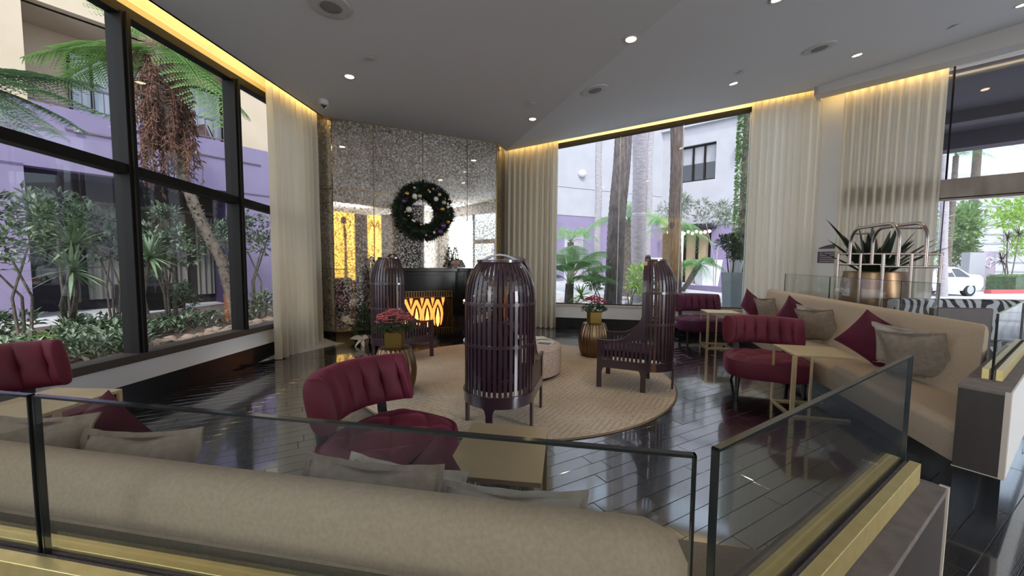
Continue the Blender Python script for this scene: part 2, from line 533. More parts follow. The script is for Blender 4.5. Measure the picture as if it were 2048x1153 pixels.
for y in MUL:
    b = MB()
    b.obox(on_left(y-.045), on_left(y+.045), -.14, .045, .56, 4.05, nL)
    b.obox(on_left(y-.02), on_left(y+.02), .045, .075, .56, 4.05, nL)
    b.build('mullion', 'dark_frame', w1, .004)
for a, c in zip(MUL[:-1], MUL[1:]):
    b = MB()
    b.obox(on_left(a+.045), on_left(c-.045), -.11, .03, (zt(a)-.05, zt(c)-.05), (zt(a)+.05, zt(c)+.05), nL)
    b.build('transom', 'dark_frame', w1, .004)
    b = MB(); b.obox(on_left(a+.03), on_left(c-.03), -.06, -.05, .55, (zt(a)-.04, zt(c)-.04), nL); b.build('pane', 'glass_clear', w1)
    b = MB(); b.obox(on_left(a+.03), on_left(c-.03), -.06, -.05, (zt(a)+.04, zt(c)+.04), 4.03, nL); b.build('pane', 'glass_clear', w1)

# ------------------------------------------------------------------ middle window wall
def zw(x): return 4.245 + (x-1.07)*.1397
b = MB()
b.obox(CORNER-eM*.3, K+eM*.15, -.2, 0, .25, .56, nM)
b.obox(CORNER-eM*.3, K+eM*.15, -.2, 0, (zw(-.5)+.05, zw(6.5)+.05), (5.2, 5.9), nM)
b.obox(CORNER-eM*.3, on_mid(.95), -.2, 0, .5, (4.1, 4.3), nM)
struct(b.build('wall_middle', 'board'))
b = MB(); b.obox(CORNER-eM*.3, K+eM*.1, -.2, -.006, 0, .25, nM)
struct(b.build('baseboard_middle', 'black_base'))
w2 = thing('window_2', None, None); struct(w2)
b = MB(); b.obox(on_mid(.9), K, -.16, .04, .53, .585, nM); b.build('window_sill', 'edge_strip', w2, .004)
b = MB(); b.obox(on_mid(.9), K, -.03, .03, .585, .603, nM); b.build('sill_track', 'dark_frame', w2)
b = MB(); b.obox(on_mid(.9), K, -.1, .02, (zw(.9)-.0, zw(6.36)), (zw(.9)+.1, zw(6.36)+.1), nM); b.build('window_head', 'dark_frame', w2)
JX = [.95, 2.44, 3.75, 5.06, 6.33]
for a, c in zip(JX[:-1], JX[1:]):
    b = MB(); b.obox(on_mid(a+.006), on_mid(c-.006), -.03, -.016, .595, (zw(a)+.03, zw(c)+.03), nM); b.build('pane', 'glass_clear', w2)
    b = MB(); b.obox(on_mid(c-.007), on_mid(c+.007), -.034, -.012, .595, zw(c)+.03, nM); b.build('pane_joint', 'seal', w2)

# ------------------------------------------------------------------ entry wall
b = MB()
b.obox(on_entry(-.12), on_entry(.46), -.2, 0, 0, 5.6, nE)
b.obox(on_entry(.3), on_entry(5.6), -.2, 0, 5.0, 5.6, nE)
struct(b.build('wall_entry', 'board'))
w3 = thing('window_3', None, None); struct(w3)
mat('band', (.16, .12, .09), .3, .3, c2=(.34, .29, .25), ns=2.2, stretch=(1, 1, .4), coat=.5)
b = MB(); b.obox(on_entry(.36), on_entry(5.6), -.12, .03, 2.70, 3.07, nE); b.build('transom', 'band', w3, .005)
b = MB(); b.obox(on_entry(.36), on_entry(5.6), .03, .04, 2.735, 2.75, nE); b.build('transom_groove', 'dark_frame', w3)
for t in (1.79, 3.3, 4.9):
    b = MB(); b.obox(on_entry(t-.012), on_entry(t+.012), -.06, .02, 3.07, 5.02, nE); b.build('mullion', 'dark_frame', w3)
    b = MB(); b.obox(on_entry(t-.008), on_entry(t+.008), -.05, 0, .0, 2.7, nE); b.build('mullion', 'sill_metal', w3)
TE = [.36, 1.79, 3.3, 4.9, 5.6]
for a, c in zip(TE[:-1], TE[1:]):
    for z0, z1 in ((.02, 2.7), (3.07, 5.0)):
        b = MB(); b.obox(on_entry(a), on_entry(c), -.05, -.04, z0, z1, nE); b.build('pane', 'glass_clear', w3)
# ------------------------------------------------------------------ walls behind the camera
mat('lobby_wall', (.55, .52, .48), .8)
b = MB(); b.box((10.2, -6.2, 4.5), (10.4, 4.4, 5.8)); b.box((10.2, -6.2, 0), (10.4, -5.0, 4.5)); b.box((10.2, 3.7, 0), (10.4, 4.4, 4.5)); struct(b.build('wall_right', 'lobby_wall'))
w4 = thing('window_4', None, None); struct(w4)
for y in (-5, -2.85, -.7, 1.5, 3.62):
    b = MB(); b.box((10.22, y, 0), (10.36, y+.08, 4.5)); b.build('mullion', 'dark_frame', w4)
b = MB(); b.box((10.22, -5, 2.7), (10.36, 3.7, 2.95)); b.build('transom', 'band', w4)
for y0, y1 in ((-4.92, -2.85), (-2.77, -.7), (-.62, 1.5), (1.58, 3.62)):
    b = MB(); b.box((10.28, y0, 0), (10.29, y1, 4.5)); b.build('pane', 'glass_clear', w4)
b = MB(); b.box((-5, -6.2, 0), (10.4, -6, 5.6)); struct(b.build('wall_back', 'lobby_wall'))
for x in (2.4, 5.2, 8.0):                             # added area lights, no real fittings, to brighten the lobby wall behind
    ld = bpy.data.lights.new('back_wall_fill', 'AREA'); ld.shape = 'RECTANGLE'; ld.size, ld.size_y = 1.6, .4; ld.energy = 35; ld.color = (1, .95, .88)
    lo_ = bpy.data.objects.new('back_wall_fill', ld); col.objects.link(lo_); lo_.location = (x, -2.6, 3.7)
    lo_.rotation_euler = V((0, -1, .12)).to_track_quat('-Z', 'Y').to_euler()
# ------------------------------------------------------------------ mirrored chimney breast
UJ = [0, .715, 1.66, 2.60, 3.265]
ZJ = [.22, 1.405, 2.885, 4.15]
wf = struct(MB().prism([tuple((M0-nR*.03).xy), tuple((M1-nR*.03).xy), tuple((CORNER+V((.0, .1, 0))).xy), tuple((V((-3.9, 9.5, 0))).xy), (-3.76, 7.33)], .0, 4.6).build('wall_fireplace', 'gold_trim'))
for i in range(4):
    for j in range(3):
        b = MB()
        b.obox(M0+eR*(UJ[i]+.007), M0+eR*(UJ[i+1]-.007), -.02, rnd.uniform(-.0008, .0008), ZJ[j]+.007, ZJ[j+1]-.007, nR)
        b.build('mirror_panel', 'antique_mirror', wf)
eS = AZ(-78.8); nS = V((-.194, -.981, 0))
for j in range(3):
    b = MB(); b.obox(M0+eS*.008, M0+eS*.42, -.02, 0, ZJ[j]+.007, ZJ[j+1]-.007, nS); b.build('mirror_panel', 'antique_mirror', wf)
eT = (CORNER-M1).normalized(); nT = V((eT.y, -eT.x, 0))
for j in range(3):
    b = MB(); b.obox(M1+eT*.05, M1+eT*.5, -.02, 0.005, ZJ[j]+.007, ZJ[j+1]-.007, nT); b.build('mirror_panel', 'antique_mirror', wf)
b = MB(); b.obox(M1+eT*.0, M1+eT*.05, -.02, .012, .22, 4.15, nT); b.obox(M1+eT*.5, CORNER, -.02, .005, .22, 4.15, nT); b.build('corner_trim', 'gold_trim', wf)
b = MB(); b.obox(M0+eS*.42, M0, -.03, .02, 0, .215, nS); b.obox(M0, M1, -.03, .02, 0, .215, nR); b.obox(M1, CORNER, -.03, .02, 0, .215, nT)
struct(b.build('baseboard_fireplace', 'black_stone'))

# ------------------------------------------------------------------ fireplace
FU = 1.63
fp0 = M0 + eR*FU + nR*.02
MF = Matrix(((eR.x, nR.x, 0, fp0.x), (eR.y, nR.y, 0, fp0.y), (0, 0, 1, 0), (0, 0, 0, 1)))   # local x along the wall, y out of it
fire = thing('fireplace', 'black stone fireplace with glowing orange flame screen below the wreath', 'fireplace')
fire.matrix_world = MF
b = MB(); b.box((-.97, 0, 0), (-.545, .33, 1.36)); b.build('pilaster', 'black_stone', fire, .004)
b = MB(); b.box((.545, 0, 0), (.97, .33, 1.36)); b.build('pilaster', 'black_stone', fire, .004)
b = MB(); b.box((-.545, 0, .98), (.545, .33, 1.36)); b.build('lintel', 'black_stone', fire, .004)
b = MB(); b.box((-.545, .0, 1.02), (.545, .345, 1.30)); b.build('frieze_panel', 'black_stone', fire, .004)
b = MB(); b.box((-1.0, 0, 1.36), (1.0, .38, 1.435)); b.build('mantel_shelf', 'black_stone', fire, .008)
b = MB(); b.box((-.545, 0, 0), (.545, .36, .10)); b.build('hearth', 'black_stone', fire, .004)
mat('iron', (.02, .017, .012), .5, .3)
mat('iron_gilt', (.20, .13, .05), .4, .8)
mat('fire_glow', (.9, .3, .05), emit=(1, .25, .05), es=1.05)
mat('fire_core', (.9, .4, .1), emit=(1, .36, .09), es=1.35)
b = MB(); b.box((-.545, .02, .10), (.545, .05, .98)); b.build('firebox_back', 'iron', fire)
b = MB()
for k in range(22): b.box((-.53+k*.05, .27, .86), (-.515+k*.05, .285, .975))
for k in range(22): b.box((-.53+k*.05, .27, .105), (-.515+k*.05, .285, .22))
b.box((-.54, .265, .85), (.54, .29, .862)); b.box((-.54, .265, .215), (.54, .29, .228))
tag(b.build('screen_bars', 'iron_gilt', fire), kind='stuff')
def ribbon(b, pts, w, y):               # flat flame ribbon following pts (x, z), width per point
    n = len(pts)
    L_, R_ = [], []
    for i, (x, z) in enumerate(pts):
        x0, z0 = pts[max(i-1, 0)]; x1, z1 = pts[min(i+1, n-1)]
        dx, dz = x1-x0, z1-z0; q = hypot(dx, dz) or 1
        ww = w[i]/2
        L_.append((x-dz/q*ww, z+dx/q*ww)); R_.append((x+dz/q*ww, z-dx/q*ww))
    poly = L_+R_[::-1]
    vs = [(x, y, z) for x, z in poly]+[(x, y-.012, z) for x, z in poly]
    m = len(poly)
    fs = [(i, i+1, m-2-i, m-1-i) for i in range(n-1)]+[(i+m, 2*m-1-i, 2*m-2-i, i+1+m) for i in range(n-1)]+[(i, i+m, (i+1) % m+m, (i+1) % m) for i in range(m)]
    b.add(vs, fs)
z0, z1, cw = .235, .84, .212
for k in range(4):
    x = -.42+k*cw+.03
    for s in (-1, 1):
        b = MB()
        ribbon(b, [(x+s*.006, z1-.02-.02*(k % 2)), (x+s*.03, z1-.12), (x+s*.072, z1-.22), (x+s*.088, z1-.33), (x+s*.078, z1-.45), (x+s*.06, z1-.56)], [.03, .055, .055, .045, .036, .012], .285)
        b.build('flame', 'fire_glow', fire)
    b = MB(); ribbon(b, [(x, z1-.20), (x+.004, z1-.30), (x, z1-.42), (x, z1-.50), (x, z1-.585)], [.006, .045, .078, .07, .02], .285); b.build('flame', 'fire_core', fire)
    b = MB(); xx = x+cw/2; ribbon(b, [(xx-.012, z1), (xx-.004, z1-.08), (xx+.003, z1-.17)], [.032, .028, .006], .285); b.build('flame', 'fire_glow', fire)
    b = MB(); ribbon(b, [(xx+.026, z1), (xx+.022, z1-.06), (xx+.012, z1-.12)], [.02, .018, .004], .285); b.build('flame', 'fire_glow', fire)
b = MB()
for k in range(3):
    x = .44+k*.04
    b.tube([(x-.02, .285, z1-.02*k), (x+.02, .285, z1-.15), (x+.03, .285, z1-.3), (x+.01, .285, z1-.45), (x-.03, .285, z1-.60)], .005, 5)
b.build('screen_scroll', 'iron_gilt', fire)
b = MB(); b.box((-.545, .26, .10), (-.535, .30, .98)); b.box((.535, .26, .10), (.545, .30, .98)); b.box((-.545, .26, .965), (.545, .30, .98)); b.build('screen_frame', 'iron_gilt', fire)

# ------------------------------------------------------------------ things on and around the mantel
mat('needle', (.012, .026, .014), .7, c2=(.03, .05, .026), ns=30)
mat('needle_green', (.03, .065, .03), .7, c2=(.06, .10, .05), ns=30)
mat('bauble_white', (.75, .72, .68), .25, coat=.5)
mat('bauble_gold', (.55, .36, .12), .22, .9)
mat('bauble_purple', (.08, .02, .12), .25, coat=.6)
mat('bauble_champagne', (.5, .42, .3), .25, .7)
mat('bow_cream', (.62, .58, .5), .7)
mat('blush_wrap', (.5, .32, .27), .6)
wr = thing('wreath', 'dark evergreen wreath with white and gold baubles hanging on the mirror', 'wreath')
Wc = M0 + eR*1.655 + nR*.15
wz = 2.56
wr.matrix_world = Matrix(((eR.x, nR.x, 0, Wc.x), (eR.y, nR.y, 0, Wc.y), (0, 0, 1, wz), (0, 0, 0, 1)))
b = MB()
RM_ = .43
for k in range(1500):
    a = rnd.random()*2*pi; q = rnd.random()*2*pi
    t = V((cos(a), 0, sin(a)))
    tn = V((-sin(a), 0, cos(a)))
    c = t*(RM_+.09*cos(q)) + V((0, .06*sin(q)+.03, 0))
    d = (t*cos(q)*.9 + V((0, .8*sin(q)+.25, 0)) + tn*rnd.uniform(-.9, .9)).normalized()
    for m in range(3):
        d2 = (d+V((rnd.uniform(-.5, .5), rnd.uniform(-.3, .4), rnd.uniform(-.5, .5)))).normalized()
        b.leaf(c, d2, rnd.uniform(.07, .135), .018)
tag(b.build('needles', 'needle', wr), kind='stuff')
b = MB(); b.tube([(RM_*cos(2*pi*i/24), .02, RM_*sin(2*pi*i/24)) for i in range(25)], .07, 8); b.build('wreath_core', 'needle', wr)
for (dx, dz, r, m) in ((-.36, .30, .05, 'bauble_gold'), (-.22, .26, .055, 'bauble_white'), (-.12, .27, .05, 'bauble_champagne'), (.20, .24, .05, 'bauble_white'), (.27, .33, .045, 'bauble_champagne'), (.36, .18, .055, 'bauble_champagne'), (.33, .05, .05, 'bauble_gold'), (-.33, .0, .06, 'bauble_white'), (-.34, -.12, .03, 'bauble_gold'), (-.26, -.2, .025, 'bauble_white'), (-.23, -.22, .025, 'bauble_white'), (-.20, -.19, .025, 'bauble_champagne'), (-.10, -.28, .03, 'bauble_gold'), (.44, -.2, .045, 'bauble_gold'), (.34, -.28, .06, 'bauble_purple'), (.28, -.4, .06, 'bauble_purple'), (.16, -.42, .03, 'bauble_white'), (.05, .4, .03, 'bauble_gold'), (-.22, .42, .028, 'bauble_white'), (.14, .43, .028, 'bauble_champagne'), (.08, .37, .022, 'bauble_white'), (-.4, -.05, .03, 'bauble_gold'), (.44, .1, .03, 'bauble_white'), (.0, -.48, .028, 'bauble_champagne'), (-.42, .15, .05, 'bauble_purple')):
    b = MB(); b.ball((dx, .135, dz), r, 8, 12); b.build('bauble', m, wr)
def small_tree(root, h, w, base, mt, n=420):
    b = MB()
    for k in range(n):
        t = rnd.random()**.8; a = rnd.random()*2*pi
        rr = w*(1-t)*rnd.uniform(.3, 1)+.008
        c = V((cos(a)*rr*.55, sin(a)*rr*.55, base+t*(h-base)))
        d = V((cos(a), sin(a), rnd.uniform(.1, .9)))
        b.leaf(c, d, rr*.6+.02, .012)
    tag(b.build('needles', mt, root), kind='stuff')
    b = MB(); b.tube([(0, 0, base-.02), (0, 0, h*.96)], [.012, .003], 6); b.build('stem', 'iron', root)
q = M0 + eR*2.27 + nR*.22
t1 = thing('mini_christmas_tree', 'tiny dark evergreen in blush wrapped pot on the black mantel', 'plant', (q.x, q.y, 1.435))
small_tree(t1, .44, .13, .14, 'needle')
b = MB(); b.lathe([(.05, 0), (.065, .08), (.085, .16), (.06, .15), (.01, .12)], 12, flute=lambda a, z: 1+.08*sin(5*a)); b.build('pot', 'blush_wrap', t1)
b = MB(); b.ball((.045, -.05, .10), (.05, .03, .04)); b.ball((-.04, -.06, .10), (.05, .03, .04)); b.build('bow', 'blush_wrap', t1)
q = PF(726, 692); 
t2 = thing('mini_christmas_tree', 'small green tree with a cream bow standing on floor by the mirror', 'plant', (q.x-.02, q.y+.12, 0))
small_tree(t2, .78, .26, .16, 'needle_green', 700)
b = MB(); b.lathe([(.07, 0), (.09, .1), (.11, .17), (.02, .15)], 14); b.build('pot', 'blush_wrap', t2)
b = MB()
b.blade((0, -.12, .13), (-.6, -.3, .25), .22, .09, .3, side=(0, .3, 1)); b.blade((0, -.12, .13), (.6, -.3, .35), .2, .09, .3, side=(0, .3, 1)); b.blade((0, -.12, .13), (-.35, -.4, -.5), .2, .08, .1, side=(1, 0, .3)); b.blade((0, -.12, .13), (.25, -.3, -.6), .2, .07, .1, side=(1, 0, .3))
b.ball((0, -.13, .13), .03); b.build('bow', 'bow_cream', t2)
mat('lights_white', (1, .8, .5), emit=(1, .62, .25), es=5)
b = MB(); q0 = M0+eR*1.15+nR*.3
g = thing('candle_row', 'small pale tealights lined up on the mantel edge', 'candle', (q0.x, q0.y, 1.435))
for k in range(5):
    b = MB(); p = eR*(k*.075); b.lathe([(.02, 0), (.022, .025), (.005, .024)], 10, Matrix.Translation(p)); b.build('tealight', 'bow_cream', g)

# ------------------------------------------------------------------ lobby wall behind the camera, seen in the mirror
def mirrored(x, y, plane_y):
    h = PP(x, y, M0, nR); d = (h-V((0, 0, EYE)))
    d2 = d - nR*(2*d.dot(nR))
    return h + d2*((plane_y-h.y)/d2.y)
YB = -5.9
mat('panel_amber', (.8, .5, .1), emit=(1, .58, .10), es=.8)
mat('panel_wood', (.035, .02, .014), .5, c2=(.05, .03, .02), ns=6, stretch=(1, 1, 6))
mat('silhouette', (.03, .017, .012), .6)
mat('fairy', (1, .8, .5), emit=(1, .72, .35), es=14)
def mx(x, y): return mirrored(x, y, YB)
fr0, fr1 = mx(668, 405).x, mx(786, 412).x
ftop = mx(700, 398).z
lw = thing('lit_wall_art', 'dark wooden screen with two glowing amber panels reflected in the mirror', 'wall art')
lo, hi = min(fr0, fr1), max(fr0, fr1)+.6
lo -= .15
b = MB(); b.box((lo, YB-.1, 0), (hi, YB, ftop)); b.build('screen_board', 'panel_wood', lw)
ztop = mx(690, 424).z
for k, (xa, xb) in enumerate(((664, 709), (735, 762))):
    a, c = mx(xa, 470).x, mx(xb, 470).x
    a, c = min(a, c), max(a, c)
    b = MB(); b.box((a, YB, .5), (c, YB+.02, ztop)); b.build('amber_panel', 'panel_amber', lw)
    mid = (a+c)/2; w = (c-a)
    b = MB()
    Ys = YB+.03
    if k == 0:                            # plain dark figure with raised arms
        hz = ztop-.45
        b.ball((mid, Ys, hz), (.16, .012, .2))
        b.tube([(mid, Ys, hz-.1), (mid, Ys, hz-.6), (mid+.05, Ys, hz-1.4), (mid, Ys, .5)], [.09, .3, .2, .34], 10, flat=.06)
        b.tube([(mid+.22, Ys, hz-.45), (mid+.42, Ys, hz-.1), (mid+.1, Ys, hz+.12)], [.09, .07, .05], 8, flat=.1)
        b.tube([(mid-.22, Ys, hz-.45), (mid-.46, Ys, hz-.6), (mid-.5, Ys, hz-.9)], [.09, .07, .05], 8, flat=.1)
    else:
        b.tube([(mid, Ys, .5), (mid-.06, Ys, 1.6), (mid+.02, Ys, ztop-.7)], [.07, .06, .05], 8, flat=.1)
        for s in (-1, 1):
            for q in (.2, .45, .75):
                b.tube([(mid, Ys, ztop-.7), (mid+s*w*.25, Ys, ztop-.2-q*.5), (mid+s*w*.48, Ys, ztop-.4-q)], [.05, .07, .02], 6, flat=.1)
    b.build('silhouette', 'silhouette', lw)
gar = thing('garland', 'evergreen garland with tiny warm lights above the amber screen', 'garland')
b = MB(); bl = MB()
for k in range(900):
    x = rnd.uniform(lo-.1, hi+.1)
    c = V((x, YB+rnd.uniform(0, .12), ftop+rnd.uniform(-.06, .14)))
    b.leaf(c, V((rnd.uniform(-1, 1), rnd.uniform(0, 1), rnd.uniform(-1, 1))), .16, .03)
for k in range(300):
    sx = hi+.05
    c = V((sx+rnd.uniform(-.1, .1), YB+rnd.uniform(0, .12), rnd.uniform(.3, ftop)))
    b.leaf(c, V((rnd.uniform(-1, 1), rnd.uniform(0, 1), rnd.uniform(-1, 1))), .16, .03)
for k in range(60): bl.ball((rnd.uniform(lo, hi), YB+.14, ftop+rnd.uniform(-.08, .1)), .018, 5, 6)
for k in range(24): bl.ball((hi+.05+rnd.uniform(-.1, .1), YB+.14, rnd.uniform(.3, ftop)), .018, 5, 6)
tag(b.build('needles', 'needle', gar), kind='stuff'); tag(bl.build('fairy_lights', 'fairy', gar), kind='stuff')
pc = mirrored(817, 430, -2.6); pe = mirrored(790, 430, -2.6)
b = MB(); b.lathe([(abs(pc.x-pe.x), 0), (abs(pc.x-pe.x), 4.7)], 32, Matrix.Translation((pc.x, -2.6, 0)))
mat('column_brown', (.035, .026, .022), .6)
struct(b.build('trim_5', 'column_brown'))
# ------------------------------------------------------------------ rug, ottoman, drum tables
rugm = mat('rug', (.50, .41, .30), .95, c2=(.64, .56, .45), ns=1.6, ramp=(.3, .7), sheen=.2)
N_, L_ = rugm.node_tree.nodes, rugm.node_tree.links
tc = N_.new('ShaderNodeTexCoord'); mp = N_.new('ShaderNodeMapping'); mp.inputs['Rotation'].default_value = (0, 0, R(32)); L_.new(tc.outputs['Object'], mp.inputs[0])
wv = N_.new('ShaderNodeTexNoise'); wv.inputs['Scale'].default_value = 1.2; L_.new(mp.outputs[0], wv.inputs['Vector'])
br = N_.new('ShaderNodeTexBrick'); br.inputs['Scale'].default_value = 1; br.inputs['Brick Width'].default_value = .15; br.inputs['Row Height'].default_value = .055; br.inputs['Mortar Size'].default_value = .006; br.inputs['Mortar Smooth'].default_value = .6
br.inputs['Color1'].default_value = (.5, .5, .5, 1); br.inputs['Color2'].default_value = (.9, .9, .9, 1); br.inputs['Mortar'].default_value = (0, 0, 0, 1)
ck = N_.new('ShaderNodeTexChecker'); ck.inputs['Scale'].default_value = 3.3; L_.new(mp.outputs[0], ck.inputs[0])
mp2 = N_.new('ShaderNodeMapping'); mp2.inputs['Rotation'].default_value = (0, 0, R(122)); L_.new(tc.outputs['Object'], mp2.inputs[0])
br2 = N_.new('ShaderNodeTexBrick')
for k in ('Scale', 'Brick Width', 'Row Height', 'Mortar Size', 'Mortar Smooth'): br2.inputs[k].default_value = br.inputs[k].default_value
for k in ('Color1', 'Color2', 'Mortar'): br2.inputs[k].default_value = br.inputs[k].default_value
L_.new(mp.outputs[0], br.inputs[0]); L_.new(mp2.outputs[0], br2.inputs[0])
mxr = N_.new('ShaderNodeMix'); mxr.data_type = 'RGBA'; L_.new(ck.outputs['Fac'], mxr.inputs['Factor']); L_.new(br.outputs['Color'], mxr.inputs['A']); L_.new(br2.outputs['Color'], mxr.inputs['B'])
bp = N_.new('ShaderNodeBump'); bp.inputs['Strength'].default_value = 1.; bp.inputs['Distance'].default_value = .03
L_.new(mxr.outputs['Result'], bp.inputs['Height']); L_.new(bp.outputs[0], N_['Principled BSDF'].inputs['Normal'])
mat('rug_edge', (.2, .15, .1), .95)
rug = thing('rug', 'large round beige rug with woven herringbone relief on the black floor', 'rug', (RUGC.x, RUGC.y, 0))
b = MB(); b.lathe([(RUGR-.012, .001), (RUGR-.012, .011), (RUGR-.03, .014)], 96); b.build('pile', 'rug', rug)
b = MB(); b.lathe([(RUGR-.011, .0), (RUGR, .004), (RUGR-.004, .011), (RUGR-.015, .0125)], 96); b.build('binding', 'rug_edge', rug)
RT = .014
mat('otto', (.46, .36, .31), .75, c2=(.62, .52, .47), ns=38, ramp=(.4, .6), bump=.3, bs=60, sheen=.3)
ot = thing('ottoman', 'round blush mottled velvet ottoman in the middle of the rug', 'ottoman', (.10, 5.38, RT))
b = MB(); b.lathe([(.57, .03), (.6, .05), (.605, .2), (.6, .375), (.585, .40), (.55, .415), (.3, .42), (.01, .42)], 64); b.build('cushion_body', 'otto', ot)
b = MB(); b.lathe([(.55, 0), (.55, .03)], 48); b.build('plinth', 'black_base', ot)
b = MB(); b.tube([(.598*cos(2*pi*i/48), .598*sin(2*pi*i/48), .385) for i in range(49)], .007, 6); b.build('piping', 'otto', ot)
mat('paper', (.74, .72, .70), .5)
mat('cover_dark', (.10, .09, .12), .4)
for k, (x, y, rz, lab) in enumerate(((.42, 5.62, .3, 'white magazine lying at the back edge of the round ottoman'), (.47, 5.30, -.35, 'open magazine with dark photo lying near the front of the ottoman'), (.12, 5.55, .8, 'closed magazine lying near the middle of the round ottoman'))):
    m = thing('magazine', lab, 'magazine', (x, y, RT+.421), rz)
    b = MB(); b.box((-.11, -.14, 0), (.11, .14, .007)); b.build('pages', 'paper', m)
    b = MB(); b.box((-.09, -.12, .007), (.09, .02 if k else -.06, .0082)); b.build('cover_print', 'cover_dark', m)
mat('bronze', (.17, .105, .06), .3, 1., c2=(.24, .16, .09), ns=6)
mat('brass_pot', (.42, .30, .09), .38, 1., c2=(.34, .23, .06), ns=70, stretch=(1, 1, 6))
mat('leaf_pot', (.03, .07, .025), .5, c2=(.07, .13, .05), ns=20)
mat('bloom_pink', (.70, .16, .20), .6, c2=(.80, .30, .32), ns=30)
mat('bloom_red', (.50, .03, .08), .6, c2=(.72, .16, .22), ns=30)
def drum(x, y, h, label):
    d = thing('drum_table', label, 'side table', (x, y, RT), 0, None)
    prof = [(.19, 0), (.205, .01), (.235, .10), (.25, .20), (.252, .28), (.24, .37), (.215, .45), (.195, .505), (.185, .52)]
    prof = [(r, z*h/.53) for r, z in prof]
    b = MB(); b.lathe(prof, 176, flute=lambda a, z: 1-.055*(abs(cos(11*a))**3)*(1 if z < h*.955 else .4)); b.build('fluted_body', 'bronze', d, sharp=60)
    b = MB(); b.lathe([(.175, h*.98), (.178, h*.995), (.17, h), (.01, h)], 48); b.build('top', 'bronze', d)
drum(-1.385, 4.52, .53, 'fluted bronze drum table behind the burgundy armless chair')
drum(1.37, 6.36, .55, 'fluted bronze drum table beside the side-on birdcage chair')
def flowers(x, y, z, label, bl, square, s=1.):
    t = thing('flower_pot', label, 'potted plant', (x, y, z), .12)
    b = MB()
    if square:
        w = .095
        b.box((-w, -w, 0), (w, w, .012))
        for q in ((-w, -w, -w+.006, w), (w-.006, -w, w, w), (-w, -w, w, -w+.006), (-w, w-.006, w, w)): b.box((q[0], q[1], 0), (q[2], q[3], .185))
    else:
        b.lathe([(.105, 0), (.125, .17), (.118, .17), (.1, .13), (.01, .13)], 32)
    b.build('planter_box', 'brass_pot', t, 0 if not square else .002)
    b = MB()
    for k in range(260):
        a = rnd.random()*2*pi; q = rnd.random()**.5*.2*s
        c = V((cos(a)*q, sin(a)*q, .19+rnd.random()*.17*(1.2-q/.2)))
        b.leaf(c, V((cos(a), sin(a), rnd.uniform(-.3, .9))), .06, .04, (0, 0, 1))
    tag(b.build('leaves', 'leaf_pot', t), kind='stuff')
    b = MB()
    for k in range(150):
        a = rnd.random()*2*pi; q = rnd.random()**.5*.2*s
        c = V((cos(a)*q, sin(a)*q, .33+.10*(1-(q/.2)**2)+rnd.uniform(-.03, .02)))
        for m in range(4):
            an = m*pi/2+k
            b.leaf(c, V((cos(an), sin(an), .35)), .034, .03, (0, 0, 1))
    tag(b.build('blossoms', bl, t), kind='stuff')
flowers(-1.385, 4.50, RT+.532, 'square gold pot of pale pink kalanchoe flowers on the left drum table', 'bloom_pink', True, 1.05)
flowers(1.37, 6.36, RT+.552, 'gold pot of deep red flowers on the drum table before the window', 'bloom_red', True, .9)

